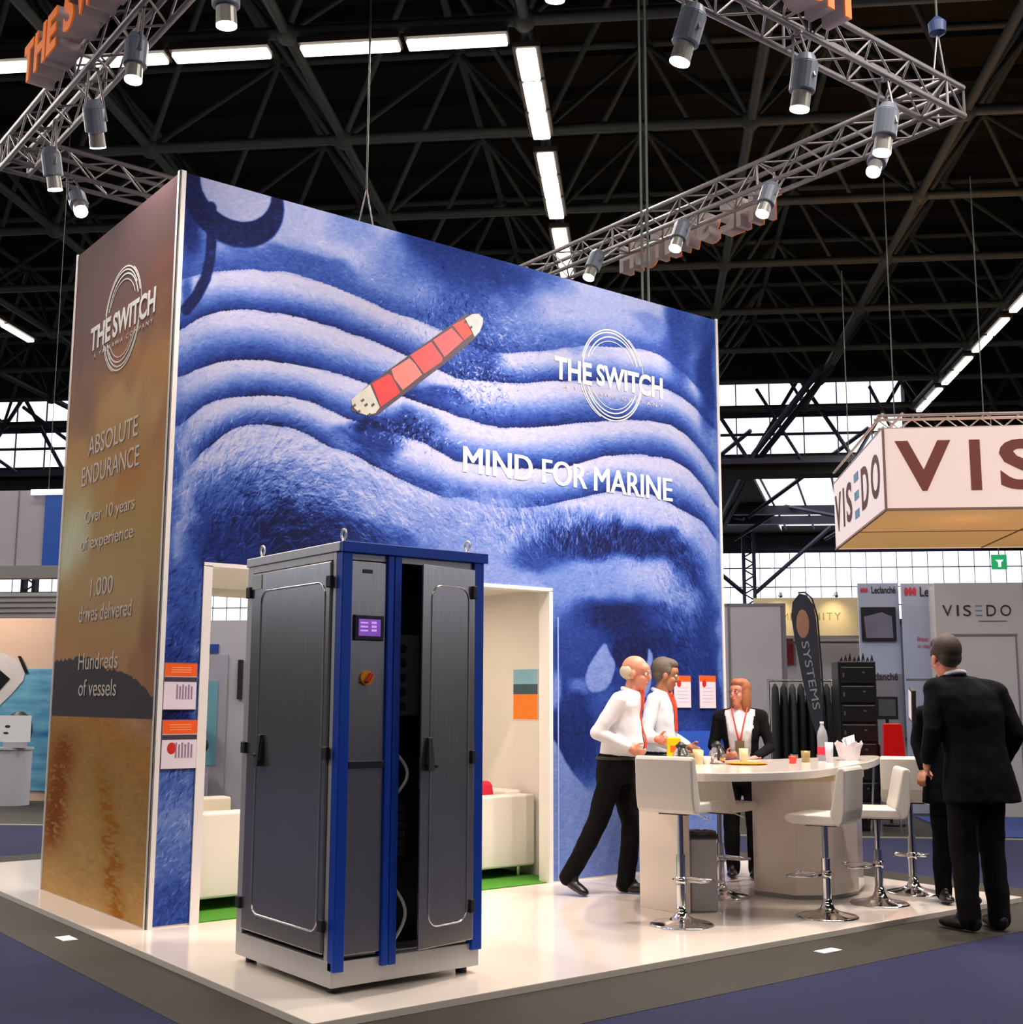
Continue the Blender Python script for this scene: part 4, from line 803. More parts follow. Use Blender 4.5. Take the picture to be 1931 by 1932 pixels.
mb = MB(); mb.box((0, 0, .50), (.205, .175, .04)); mb.build('rim', black_m, e, bevel=.01)
mb = MB()
for k in range(9): mb.ell((.07 * math.cos(k * 2.4), .06 * math.sin(k * 2.4), .52), (.04, .035, .018), nu=8, nv=6)
mb.build('liner', mat('bin_liner', (.02, .02, .025, 1), .25, spec=.8), e, smooth=True)
MB().box((-.01, -.083, .21), (.10, .006, .012)).build('grip', chrome, e)
seat_m = leather; seatback_m = mat('stool_back', (0.70, 0.66, 0.60, 1), .4, 0, .03)
def face(az): v = FYv * math.cos(R(az)) + FXv * math.sin(R(az)); return math.atan2(v.y, v.x) - math.pi / 2
def stool(x, y, az, sh, lab, bh=.33):
    e = empty('bar_stool', (x, y, PZ), face(az), lab, 'bar stool', 'bar stools around the counter'); h = sh - PZ
    MB().lathe([(.205, 0), (.205, .006), (.19, .014), (.10, .032), (.05, .055), (.034, .09), (.03, .12)], n=36).build('base', chrome, e, smooth=True)
    mb = MB(); mb.cyl((0, 0, .11), (0, 0, h * .58), .029, n=18); mb.cyl((0, 0, h * .56), (0, 0, h - .06), .020, n=16); mb.build('column', chrome, e, smooth=False)
    P = [(0, .03, .27), (-.10, .08, .265), (-.13, .20, .26), (-.10, .235, .26), (.10, .235, .26), (.13, .20, .26), (.10, .08, .265), (0, .03, .27)]
    mb = MB(); mb.tube(P, .010, 8); mb.cyl((0, 0, .25), (0, 0, .30), .036, n=16); mb.build('footrest', chrome, e, smooth=True)
    MB().tube([(.0, 0, h - .055), (.12, .02, h - .06), (.19, .03, h - .085)], .006, 6).build('lever', chrome, e, smooth=True)
    MB().box((0, 0, h - .052), (.20, .20, .016)).build('seat_plate', black_m, e)
    mb = MB()                                       # seat cushion with rounded front, swept into the back
    prof = [(.205, -.02), (.21, .005), (.18, .022), (.0, .022), (-.14, .020), (-.14, -.045), (.0, -.045), (.16, -.042)]
    mb.prism([(p[0], p[1]) for p in prof], -.205, .205, (0, 0, h), (0, 1, 0), (0, 0, 1), (1, 0, 0))
    mb.build('seat', seat_m, e, bevel=.018, seg=3)
    bp = [(-.142, -.047), (-.10, .03), (-.115, .08), (-.155, bh - .03), (-.165, bh), (-.20, bh + .005), (-.215, bh - .02), (-.205, .05), (-.19, -.02), (-.17, -.045)]
    mb = MB(); mb.prism(bp, -.21, .21, (0, 0, h), (0, 1, 0), (0, 0, 1), (1, 0, 0)); mb.build('backrest', seatback_m, e, bevel=.018, seg=3)
    return e
stool(2.79, -1.90, 37, .835, 'white padded bar stool in front at left, its wide back turned to the camera', .31)
stool(3.86, -1.26, 42, .74, 'white bar stool tucked under the counter next to the waste bin', .232)
stool(3.78, -2.28, -58, .735, 'white bar stool standing alone before the counter base, seat pointing left')
stool(4.51, -2.17, -82, .73, 'white bar stool seen edge on, with a hand resting on its back', .30)
stool(5.14, -2.02, 15, .80, 'white bar stool furthest right, its back below the red chair', .29)
# ---------------------------------------------------------------- things on the counter
def put(name, lab, cat, x, y, grp=None, z=CT): return empty(name, (x, y, z), rng.uniform(0, 1), lab, cat, grp)
pot_m = mat('brushed_pot', (.62, .60, .58, 1), .22, .9, .05)
def pot(x, y, lab):
    e = put('coffee_pot', lab, 'coffee pot', x, y)
    MB().lathe([(.052, 0), (.058, .01), (.062, .05), (.055, .085), (.036, .112), (.034, .125)], n=24).build('body', pot_m, e, smooth=True)
    MB().lathe([(.038, .125), (.040, .14), (.02, .155), (.012, .165)], n=20).build('lid', black_m, e, smooth=True)
    MB().tube([(-.034, 0, .12), (-.085, 0, .125), (-.09, 0, .06), (-.06, 0, .03)], .009, 8).build('handle', black_m, e, smooth=True)
    MB().tube([(.05, 0, .09), (.075, 0, .115), (.09, 0, .135)], [.014, .01, .007], 8).build('spout', pot_m, e, smooth=True)
pot(3.444, -1.282, 'steel coffee pot with black lid beside the yellow packet'); pot(3.800, -1.306, 'steel coffee pot with black lid between the paper cups and the woman')
e = put('snack_packet', 'yellow packet standing on the counter before the second man', 'packet', 3.569, -1.088)
MB().prism([(-.055, 0), (.055, 0), (.05, .19), (-.05, .19)], -.018, .018, (0, 0, 0), FXv, (0, 0, 1), FYv).build('bag', mat('yellow_foil', rgb(250, 205, 20), .3, 0, .1), e, bevel=.01); e.rotation_euler = (0, 0, 0)
MB().prism([(-.03, .08), (.03, .08), (.03, .13), (-.03, .13)], -.0195, -.018, (0, 0, 0), FXv, (0, 0, 1), FYv).build('print', mat('packet_print', rgb(226, 110, 30), .4), e)
def cup(x, y, h, r0, r1, m_, lab, grp=None, lid=None):
    e = put('cup', lab, 'cup', x, y, grp)
    MB().lathe([(r0, 0), (r1, h), (r1 - .004, h), (r0 - .004, .006)], n=20).build('wall', m_, e, smooth=True)
    if lid: MB().lathe([(r1 + .003, h - .002), (r1 + .003, h + .008), (.01, h + .012)], n=20).build('lid', lid, e)
beige = mat('beige_card', rgb(214, 196, 150), .6); wc = mat('white_china', (.8, .79, .77, 1), .2)
cup(3.649, -1.188, .075, .024, .032, mat('olive_card', rgb(110, 100, 40), .5), 'olive and brown paper cup right beside the left coffee pot')
cup(3.619, -1.292, .10, .028, .036, beige, 'beige paper cup in front of the left coffee pot')
cup(3.830, -1.076, .095, .028, .036, beige, 'beige paper cup half hidden behind the other beige cup')
cup(3.700, -1.291, .055, .026, .034, wc, 'small white cup left of the second coffee pot')
cup(4.281, -1.618, .055, .024, .032, mat('red_card', rgb(226, 60, 24), .4), 'small red cup alone on the right half of the counter')
cup(4.518, -1.549, .085, .03, .036, mat('amber_glass', rgb(150, 130, 80), .15), 'brownish tumbler standing between the red cup and the water bottle')
cup(4.660, -1.660, .15, .026, .033, mat('clear_cup', rgb(200, 205, 216), .15), 'stack of clear plastic cups beside the water bottle')
e = put('water_bottle', 'clear plastic water bottle with a red label near the paper bag', 'bottle', 4.824, -1.471)
MB().lathe([(.036, 0), (.04, .01), (.04, .15), (.042, .17), (.036, .22), (.018, .262), (.014, .268), (.014, .285)], n=22).build('bottle_body', mat('bottle_plastic', rgb(190, 196, 206), .1, trans=.5), e, smooth=True)
MB().lathe([(.0415, .045), (.0415, .105)], n=22).build('label', mat('red_label', rgb(220, 40, 70), .4), e, smooth=False)
MB().lathe([(.016, .285), (.016, .302)], n=14).build('cap', wc, e)
e = put('paper_bag', 'crumpled open white paper bag on the right end of the counter', 'bag', 5.067, -1.534)
mb = MB(); n = 16; P = []
for k, (r, z) in enumerate(((.085, 0), (.095, .05), (.11, .10), (.12, .135))):
    P += [(r * 1.25 * math.cos(2 * math.pi * i / n) * (1 + .08 * math.sin(i * 2.3 + k)), r * .8 * math.sin(2 * math.pi * i / n) * (1 + .08 * math.cos(i * 1.7 + k)), z + (.02 * math.sin(i * 1.9) if k == 3 else 0)) for i in range(n)]
F_ = [(j * n + i, j * n + (i + 1) % n, (j + 1) * n + (i + 1) % n, (j + 1) * n + i) for j in range(3) for i in range(n)] + [tuple(range(n))[::-1]]
mb.add(P, F_); bag = mb.build('bag_body', mat('white_paper', (.80, .76, .80, 1), .6, 0, .05, 20), e)
mb = MB()
for k in range(4): mb.box((-.05 + k * .03, .01 * (k % 2), .11 + .012 * k), (.10, .002, .09), M=Euler((R(20 * k - 30), R(18), R(30 * k))).to_matrix())
mb.build('tissue', mat('tissue_paper', (.84, .82, .84, 1), .7), e)
e = put('plate', 'orange paper plate on the counter in front of the woman', 'plate', 3.894, -1.506)
MB().lathe([(.10, 0), (.145, .008), (.155, .014), (.14, .011), (.10, .004)], n=32).build('dish', mat('orange_plate', rgb(246, 150, 20), .5), e, smooth=True)
e = put('water_jug', 'pale beige cup held by the woman over the orange plate', 'cup', 4.183, -1.225)
MB().lathe([(.030, 0), (.036, .10), (.034, .10), (.028, .006)], n=20).build('wall', beige, e, smooth=True)
e.name = 'cup'
# ---------------------------------------------------------------- people
skin1 = mat('skin_ruddy', rgb(214, 140, 112), .5, 0, .08, 30); skin2 = mat('skin_tan', rgb(176, 118, 84), .5, 0, .08, 30); skin3 = mat('skin_fair', rgb(220, 142, 116), .5, 0, .08, 30)
eyew = mat('eye_white', (.8, .78, .75, 1), .2); eyed = mat('iris_dark', rgb(40, 32, 28), .2); lipm = mat('lips', rgb(160, 70, 62), .5)
shirt_m = mat('white_shirt', (.78, .77, .80, 1), .7, 0, .04, 12, bump=.3); shirt2_m = mat('pale_shirt', (.72, .75, .80, 1), .7, 0, .04, 12, bump=.3)
blk = mat('black_cloth', rgb(13, 12, 14), .9, 0, spec=.15, var=.2, scale=20, bump=.3); dsuit = mat('navy_suit', rgb(9, 10, 17), .9, 0, .2, 20, spec=.15, bump=.3); gtrs = mat('charcoal_trousers', rgb(24, 22, 22), .9, 0, .15, 20, spec=.15, bump=.3)
shoe_m = mat('black_shoe', rgb(24, 20, 20), .3)
BASE = dict(pelvis=(0, 0, .95), chest=(0, .0, 1.30), neck=(0, .0, 1.49), head=(0, .025, 1.655), shR=(.185, 0, 1.435), elR=(.235, -.02, 1.15), wrR=(.23, .08, .91),
            hipR=(.09, 0, .92), knR=(.10, .02, .51), anR=(.10, -.02, .09), shL=(-.185, 0, 1.435), elL=(-.235, -.02, 1.15), wrL=(-.23, .08, .91), hipL=(-.09, 0, .92), knL=(-.10, .02, .51), anL=(-.10, -.02, .09))
def hand(mb, w, d, n, side, curl=.5, s=1.0):
    w, d, n = Vector(w), Vector(d).normalized(), Vector(n); n = (n - d * n.dot(d)).normalized(); t = d.cross(n).normalized() * side
    M = Matrix((t, d, n)).transposed()
    mb.ell(w + d * .045 * s, (.040 * s, .052 * s, .017 * s), M, 12, 8)
    mb.cap2(w - d * .03, w + d * .02, .026 * s, .026 * s, 10)
    for k, L in enumerate((.068, .078, .073, .056)):
        b = w + d * .082 * s + t * (.028 - .019 * k) * s; q = b
        a = 0
        for j, f in enumerate((.45, .32, .25)):
            a += curl * (.5 if j == 0 else .8); dd = d * math.cos(a) + n * math.sin(a); e = q + dd * L * f * s
            mb.cap2(q, e, (.0095 - j * .0008) * s, (.0090 - j * .0008) * s, 8); q = e
    b = w + d * .025 * s + t * .032 * s; m1 = b + (d * .6 + t * .7 + n * .25).normalized() * .038 * s; m2 = m1 + (d * .85 + t * .2 + n * .45).normalized() * .03 * s
    mb.cap2(b, m1, .012 * s, .0105 * s, 8); mb.cap2(m1, m2, .0105 * s, .009 * s, 8)
def person(lab, loc, az, Ht, pose, sk, hair, hy=0, hp=0, hands=None, top='shirt', topm=None, trm=None, belly=0.0, wide=1.0, feet=(0, 0), foot_pitch=(0, 0), female=False, extras=(), hairm=None):
    J = {k: Vector(v) for k, v in {**BASE, **pose}.items()}; s = Ht / 1.78
    J['head'] = J['head'] - Vector((0, 0, .022)); J = {k: v * s for k, v in J.items()}
    hands = hands or {}
    def cen(z):                                     # torso axis at height z
        a, b, c = J['pelvis'], J['chest'], J['neck']
        if z < b.z: t = (z - a.z) / (b.z - a.z); return a.lerp(b, t)
        t = (z - b.z) / (c.z - b.z); return b.lerp(c, t)
    def torso(mb, g, z0=.83, z1=1.50, hem=0.0, bel=belly):
        prof = [(.74, .176, .122), (.84, .172, .122), (.92, .168, .122), (1.0, .155, .118), (1.08, .148, .112), (1.18, .158, .114), (1.28, .172, .120), (1.37, .178, .116), (1.43, .150, .098), (1.475, .085, .075), (1.51, .06, .06)]
        if female: prof = [(.84, .168, .118), (.92, .165, .118), (1.0, .145, .105), (1.08, .128, .098), (1.18, .135, .108), (1.28, .150, .128), (1.37, .150, .105), (1.43, .130, .085), (1.475, .07, .065), (1.51, .055, .055)]
        S = []
        for z, rx, ry in prof:
            if z < z0 - .001 or z > z1 + .001: continue
            b = bel * math.exp(-((z - 1.08) / .13) ** 2); c = cen(z * s)
            hm = hem * max(0, (1.0 - z) / .16)
            S.append((c.x, c.y + b * .8 * s, z * s, (rx * wide + g + b * .4 + hm) * s, (ry + g + b + hm * .6) * s, .9))
        mb.loft(S, 28)
        if z1 > 1.45 or g > .015:
            for q in 'RL':
                n0 = J['neck'] + Vector((0, 0, -.02)) * s; mb.cap2(n0, J['sh' + q] + Vector((0, 0, -.018)) * s, (.046 + max(g, 0) * .4) * s, (.046 + max(g, 0) * .9) * s, 12)
                mb.cap2(J['chest'] + Vector((0, 0, .04)) * s, J['sh' + q] + Vector((0, 0, -.03)) * s, (.075 + g * .5) * s, (.050 + max(g, 0) * .8) * s, 12)
    def limb(mb, pts, rs):
        for i in range(len(pts) - 1): mb.cap2(pts[i], pts[i + 1], rs[i] * s, rs[i + 1] * s)
    # body: one continuous skin surface
    mb = MB(); torso(mb, -.018)
    HM = Matrix.Rotation(R(hy), 3, 'Z') @ Matrix.Rotation(R(hp), 3, 'X'); hc = J['head']; k = s * (1.0 if female else 1.07)
    def hp_(x, y, z): return hc + HM @ (Vector((x, y, z)) * k)
    def he(x, y, z, rx, ry, rz): mb.ell(hp_(x, y, z), (rx * k, ry * k, rz * k), HM, 16, 12)
    he(0, -.012, .03, .074, .094, .090); he(0, .022, -.045, .058, .066, .072); he(0, .058, -.092, .030, .026, .022); he(0, .050, .035, .060, .045, .045)
    he(0, .095, -.020, .0125, .020, .024); he(0, .085, .005, .009, .018, .022); he(-.034, .062, -.032, .024, .022, .022); he(.034, .062, -.032, .024, .022, .022)
    he(-.076, -.006, -.015, .011, .020, .031); he(.076, -.006, -.015, .011, .020, .031); he(0, .080, -.060, .024, .014, .009); he(0, .078, -.072, .020, .014, .008)
    mb.cap2(J['neck'] - Vector((0, 0, .05 * s)), hc + Vector((0, -.015, -.07)) * s, .062 * s, .058 * s)
    for q in 'RL':
        limb(mb, [J['sh' + q], J['el' + q], J['wr' + q]], [.042, .034, .026])
        limb(mb, [J['hip' + q], J['kn' + q], J['an' + q]], [.075, .05, .036])
        fi = 'RL'.index(q); FM = Matrix.Rotation(R(feet[fi]), 3, 'Z') @ Matrix.Rotation(R(foot_pitch[fi]), 3, 'X'); mb.ell(J['an' + q] + FM @ Vector((0, .05, -.035)) * s, (.030 * s, .09 * s, .022 * s), FM)
        hd = hands.get(q, {}); d = hd.get('d', (J['wr' + q] - J['el' + q])); hand(mb, J['wr' + q], d, hd.get('n', (-1 if q == 'R' else 1, 0, 0)), hd.get('side', 1 if q == 'R' else -1), hd.get('curl', .45), s)
    rz = face(az)
    body = blobmesh(mb, 'person', sk, None, .0075, 2, loc, rz); tag(body, lab, 'person')
    for x in (-.030, .030):
        m_ = MB(); m_.ell(hp_(x, .078, .004), .0125 * k, HM, 12, 8); eb = m_.build('eye', eyew, body, smooth=True)
        m_ = MB(); m_.ell(hp_(x, .0885, .004), .0058 * k, HM, 10, 8); m_.build('iris', eyed, eb, smooth=True)
        m_ = MB(); m_.ell(hp_(x, .090, .027), (.017 * k, .006 * k, .0038 * k), HM, 10, 6); m_.build('eyebrow', hairm, body, smooth=True)
    m_ = MB(); m_.ell(hp_(0, .0885, -.066), (.020 * k, .007 * k, .0045 * k), HM, 12, 6); m_.build('mouth', lipm, body, smooth=True)
    # hair
    hb = MB()
    def hh(x, y, z, rx, ry, rz_): hb.ell(hp_(x, y, z), (rx * k, ry * k, rz_ * k), HM, 18, 12)
    if hair == 'fringe': hh(0, -.034, .002, .080, .082, .062); hh(-.064, -.045, .0, .018, .030, .042); hh(.064, -.045, .0, .018, .030, .042)
    elif hair == 'short': hh(0, -.026, .040, .080, .096, .092); hh(0, .018, .082, .066, .068, .046); hh(0, -.05, -.01, .068, .055, .06); hh(-.070, .0, .022, .013, .034, .035); hh(.070, .0, .022, .013, .034, .035)
    elif hair == 'bob': hh(0, -.026, .042, .088, .102, .094); hh(0, .03, .085, .068, .062, .045); hh(-.062, -.02, -.06, .036, .062, .125); hh(.062, -.02, -.06, .036, .062, .125); hh(0, -.06, -.07, .082, .05, .13)
    blobmesh(hb, 'hair', hairm, body, .008, 2)
    # trousers and shoes
    mb = MB(); S = []
    for z, rx, ry in ((.80, .155, .108), (.88, .172, .125), (.95, .166, .124), (1.02, .158, .120)):
        c = cen(z * s); b = belly * .5; S.append((c.x, c.y + b * .5 * s, z * s, (rx * wide + .006 + b * .3) * s, (ry + .006 + b) * s, .9))
    mb.loft(S, 24)
    for q in 'RL': limb(mb, [J['hip' + q] - Vector((0, 0, .02)), J['kn' + q], J['an' + q] + Vector((0, .0, -.02)) * s], [.098, .075, .064])
    blobmesh(mb, 'trousers', trm, body, .011, 5)
    for i, q in enumerate('RL'):
        M = Matrix.Rotation(R(feet[i]), 3, 'Z') @ Matrix.Rotation(R(foot_pitch[i]), 3, 'X'); a = J['an' + q]; mb = MB()
        for (x, y, z, rx, ry, rz_) in ((0, .075, -.048, .046, .125, .036), (0, -.02, -.035, .040, .055, .05), (0, .14, -.052, .045, .065, .030), (0, .03, -.01, .038, .06, .045)): mb.ell(a + M @ Vector((x, y, z)) * s, (rx * s, ry * s, rz_ * s), M, 16, 10)
        sh = blobmesh(mb, 'shoe', shoe_m, body, .009, 2)
    # top
    if top in ('shirt',):
        mb = MB(); torso(mb, .006, .95 if top == 'shirt' else .92); sl = [.060, .050, .038]
        for q in 'RL': limb(mb, [J['sh' + q] + Vector((0, 0, -.012)), J['el' + q], J['wr' + q] + (J['el' + q] - J['wr' + q]).normalized() * .03], sl)
        blobmesh(mb, 'shirt', topm, body, .010, 4)
        m_ = MB(); m_.tube([J['neck'] + Vector((.060 * math.cos(t), .058 * math.sin(t) + .004, .0 + .004 - .020 * math.sin(t))) * s for t in [2 * math.pi * i / 20 for i in range(20)]], .018 * s, 8, closed=True); m_.build('collar', topm, body, smooth=True)
        m_ = MB(); c = cen(.99 * s); b = belly * .6
        m_.tube([(c.x + (.166 * wide + b * .3) * s * math.cos(t), c.y + b * .5 * s + (.132 + b) * s * math.sin(t), .985 * s) for t in [2 * math.pi * i / 32 for i in range(32)]], .014 * s, 6, closed=True); m_.build('belt', black_m, body, smooth=True)
    if top == 'suit':
        mb = MB(); torso(mb, .028, .74, hem=.012)
        for q in 'RL': limb(mb, [J['sh' + q] + Vector((0, 0, -.012)), J['el' + q], J['wr' + q] + (J['el' + q] - J['wr' + q]).normalized() * .02], [.066, .056, .046])
        blobmesh(mb, 'jacket', topm, body, .012, 5)
        m_ = MB(); m_.tube([J['neck'] + Vector((.062 * math.cos(t), .060 * math.sin(t) + .004, .020 - .018 * math.sin(t))) * s for t in [2 * math.pi * i / 20 for i in range(20)]], .015 * s, 8, closed=True); m_.build('shirt_collar', shirt_m, body, smooth=True)
    if top == 'open':
        mb = MB(); torso(mb, .004, .92)
        mb.cap2(J['shR'], J['elR'], .04 * s, .035 * s); mb.cap2(J['shL'], J['elL'], .04 * s, .035 * s)
        blobmesh(mb, 'blouse', shirt_m, body, .010, 4)
        mb = MB(); torso(mb, .022, .84, 1.44, hem=.03)
        for q in 'RL': limb(mb, [J['sh' + q] + Vector((0, 0, -.012)), J['el' + q], J['wr' + q] + (J['el' + q] - J['wr' + q]).normalized() * .03], [.054, .048, .040])
        jk = blobmesh(mb, 'jacket', topm, body, .010, 4)
        bm = bmesh.new(); bm.from_mesh(jk.data)
        dl = [v for v in bm.verts if v.co.y > -.01 and abs(v.co.x) < (.045 + .16 * max(0, (v.co.z / s - .9)) ** 1.0 * .6 + .02) and v.co.z < 1.5 * s and v.co.z > .8 * s and abs(v.co.x) < .12]
        bmesh.ops.delete(bm, geom=dl, context='VERTS'); bm.to_mesh(jk.data); bm.free()
        so = jk.modifiers.new('t', 'SOLIDIFY'); so.thickness = .008
    for fn in extras: fn(body, J, s, cen, hp_)
    return body
def front_y(J, s, cen, z, belly, wide=1, ex=0):
    prof = [(.84, .115), (.92, .122), (1.0, .118), (1.08, .112), (1.18, .114), (1.28, .120), (1.37, .116), (1.43, .098), (1.475, .075), (1.51, .06)]
    ry = np.interp(z, [p[0] for p in prof], [p[1] for p in prof]); b = belly * math.exp(-((z - 1.08) / .13) ** 2)
    return (cen(z * s).y + (b * 1.8 + ry + .010 + ex) * s)
def tie(m_, z0=1.07, belly=0.0, w0=.040, w1=.018, zt=1.465):
    def fn(body, J, s, cen, hp_):
        mb = MB(); n = 12; P = []
        for i in range(n + 1):
            z = zt - (zt - z0) * i / n; w = w1 + (w0 - w1) * i / n; w = w * (1 if i < n else .15); y = front_y(J, s, cen, z, belly)
            c = cen(z * s).x
            P += [(c - w * s, y, z * s), (c + w * s, y, z * s), (c + w * s, y + .008, z * s), (c - w * s, y + .008, z * s)]
        F = [(0, 1, 2, 3), tuple(4 * n + k for k in (3, 2, 1, 0))]
        for i in range(n):
            for k in range(4): F.append((4 * i + k, 4 * i + (k + 1) % 4, 4 * i + 4 + (k + 1) % 4, 4 * i + 4 + k))
        mb.add(P, F); mb.ell((cen(1.46 * s).x, front_y(J, s, cen, 1.46, 0) + .004, 1.465 * s), (.022 * s, .016 * s, .022 * s)); mb.build('necktie', m_, body)
    return fn
def lanyard(m_, zb=1.12, belly=0.0, badge=True):
    def fn(body, J, s, cen, hp_):
        mb = MB()
        for sd in (-1, 1):
            P = []
            for i in range(10):
                z = 1.50 - (1.50 - zb) * i / 9; x = sd * (.065 * (1 - i / 9) + .006); P.append((cen(z * s).x + x * s, front_y(J, s, cen, z, belly, ex=.004), z * s))
            mb.tube(P, .0065, 6)
        mb.build('lanyard', m_, body, smooth=True)
        if badge: MB().box((cen(zb * s).x, front_y(J, s, cen, zb - .04, belly, ex=.012), (zb - .05) * s), (.075, .006, .10)).build('badge', mat('name_badge', rgb(110, 96, 66), .5, 0, .3, 30), body)
    return fn
orange_t = mat('orange_tie', rgb(222, 66, 24), .5, 0, .25, 12); red_l = mat('red_lanyard', rgb(226, 66, 40), .5)
grey_h = mat('white_grey_hair', rgb(206, 190, 160), .7, 0, .15, 60); dgrey_h = mat('dark_grey_hair', rgb(92, 80, 68), .7, 0, .25, 60); brown_h = mat('auburn_hair', rgb(150, 92, 56), .6, 0, .25, 60); dark_h = mat('dark_brown_hair', rgb(58, 46, 36), .7, 0, .25, 60)
# the older man stepping along the mural, body towards the right of the picture
person('balding white haired man in white shirt, orange tie and black trousers, in mid step', (3.303, -0.728, PZ), 103, 1.80,
    dict(pelvis=(0, .01, .95), chest=(0, .06, 1.30), neck=(0, .12, 1.47), head=(0, .165, 1.63), shR=(.185, .06, 1.42), elR=(.25, -.09, 1.17), wrR=(.17, .14, 1.06), shL=(-.185, .10, 1.42), elL=(-.24, .10, 1.16), wrL=(-.12, .30, 1.12),
         hipR=(.09, -.0, .92), knR=(.10, -.12, .51), anR=(.11, -.33, .145), hipL=(-.09, .02, .92), knL=(-.08, .11, .50), anL=(-.08, .06, .09)),
    skin1, 'fringe', hy=-4, hp=-8, hands={'R': dict(curl=1.0, n=(-1, .0, .2)), 'L': dict(curl=1.0, n=(1, 0, .2))}, topm=shirt_m, trm=blk, belly=.045, wide=1.05, feet=(-25, -5), foot_pitch=(-22, 0), hairm=grey_h,
    extras=(tie(orange_t, 1.02, .045), lanyard(red_l, 1.30, .045, False)))
person('man in pale shirt with orange tie and grey hair, behind the older man', (4.108, -0.405, PZ), 112, 1.78,
    dict(head=(0, .05, 1.655), elR=(.27, -.05, 1.16), wrR=(.17, .17, 1.04), elL=(-.25, -.02, 1.15), wrL=(-.16, .20, 1.05)),
    skin2, 'short', hy=22, hp=-12, hands={'R': dict(curl=.9), 'L': dict(curl=.9)}, topm=shirt2_m, trm=blk, belly=.01, hairm=dgrey_h, extras=(tie(orange_t, 1.17, .01, .036), lanyard(red_l, 1.25, .01, False)))
def glasses(body, J, s, cen, hp_):
    mb = MB()
    for x in (-.030, .030): mb.tube([hp_(x + .021 * math.cos(t), .094, .002 + .015 * math.sin(t)) for t in [2 * math.pi * i / 14 for i in range(14)]], .0018, 5, closed=True)
    for sd in (-1, 1): mb.tube([hp_(sd * .052, .092, .005), hp_(sd * .078, .03, .005), hp_(sd * .078, -.01, .0)], .0018, 5)
    mb.build('glasses', mat('glasses_frame', rgb(120, 60, 50), .4), body)
def nametag(body, J, s, cen, hp_): MB().box((-.095 * s, .135 * s, 1.33 * s), (.06, .006, .025)).build('name_tag', print_white, body)
person('woman with auburn bob and glasses, black jacket over white blouse, behind the counter', (4.741, -0.708, PZ), 196, 1.62,
    dict(head=(0, .03, 1.655), elR=(.25, .02, 1.15), wrR=(.10, .26, 1.07), elL=(-.26, .03, 1.15), wrL=(-.15, .30, 1.06)),
    skin3, 'bob', hy=-32, hp=2, hands={'R': dict(curl=.7, d=(-.4, .9, .1), n=(-.8, -.3, .2)), 'L': dict(curl=.25, d=(.75, .6, -.05), n=(0, 0, -1))}, top='open', topm=blk, trm=blk, female=True, hairm=brown_h, extras=(lanyard(red_l, 1.20, 0), glasses, nametag))
person('man in dark suit seen from behind on the aisle, at right', (4.366, -3.054, FZ), -14, 1.95,
    dict(pelvis=(.02, 0, .95), chest=(.0, .03, 1.30), neck=(-.045, .09, 1.475), head=(-.075, .13, 1.625), shR=(.195, .02, 1.40), elR=(.262, -.05, 1.14), wrR=(.21, .07, .93), shL=(-.195, .07, 1.42), elL=(-.26, .02, 1.16), wrL=(-.20, .18, .98)),
    skin1, 'short', hy=-4, hp=-8, hands={'R': dict(curl=.6), 'L': dict(curl=.6)}, top='suit', topm=dsuit, trm=gtrs, wide=1.08, feet=(-12, 24), hairm=dark_h)
person('man in dark suit mostly hidden behind the man on the aisle, hand on the stool', (5.014, -2.469, PZ), 186, 1.67,
    dict(head=(-.0, .04, 1.655), shR=(.20, 0, 1.43), elR=(.24, -.02, 1.19), wrR=(.215, .05, .995), elL=(-.24, .0, 1.15), wrL=(-.2, .12, .93)),
    skin2, 'short', hy=10, hp=4, hands={'R': dict(curl=.7, d=(.35, .5, -.6), n=(-.2, -.3, -.9)), 'L': dict(curl=.4)}, top='suit', topm=dsuit, trm=dsuit, wide=1.05, hairm=dark_h)
# folded paper under the hidden man's arm
mb = MB(); mb.box((0, 0, 0), (.03, .16, .24)); pp = mb.build('folder', mat('dark_folder', rgb(50, 50, 56), .5), loc=None, bevel=.004); pp.location = (4.693, -2.384, 1.475); pp.rotation_euler = (R(12), 0, face(10))
tag(pp, 'dark folder held upright by the hidden man beside the aisle', 'folder')
mb = MB(); mb.box((-.0165, .0, .0), (.002, .13, .20)); mb.build('white_sheet', print_white, pp)
# ---------------------------------------------------------------- neighbouring stands, laid out in the hall frame
pw = mat('stand_panel', rgb(186, 184, 196), .5, 0, .04, 1.0); pw2 = mat('stand_panel_blue', rgb(176, 186, 214), .5, 0, .05, 1.5); seam = mat('panel_seam', rgb(120, 118, 124), .5)
grey_p = mat('grey_fascia', rgb(128, 126, 126), .5, 0, .06, 3)
ink = mat('black_lettering', rgb(44, 40, 44), .5); blue_l = mat('steel_blue_bar', rgb(96, 142, 176), .5)
def HT(s, m_, par, u, z, w, h, loc, v=-.006, name='lettering', **k):  # lettering on a panel of a hall aligned thing (local axes)
    return text(s, m_, name, par, (u, v, z), (1, 0, 0), (0, 0, 1), w, h, .002, **k)
def wall(name, u0, u1, v, z1, lab, cat, m_=None, th=.06, z0=FZ, seams=1.0, cap=True):
    e = empty(name, H(u0, v, z0), HA, lab, cat); L = u1 - u0; h = z1 - z0
    MB().box((L / 2, th / 2, h / 2), (L, th, h)).build('panel', m_ or pw, e)
    if seams:
        n = max(1, round(L / seams)); mb = MB()
        for i in range(n + 1): mb.box((L * i / n, -.004, h / 2), (.035, .012, h))
        if cap: mb.box((L / 2, -.004, h - .02), (L, .012, .04))
        mb.build('panel_frame', seam if m_ is None else m_, e)
    return e
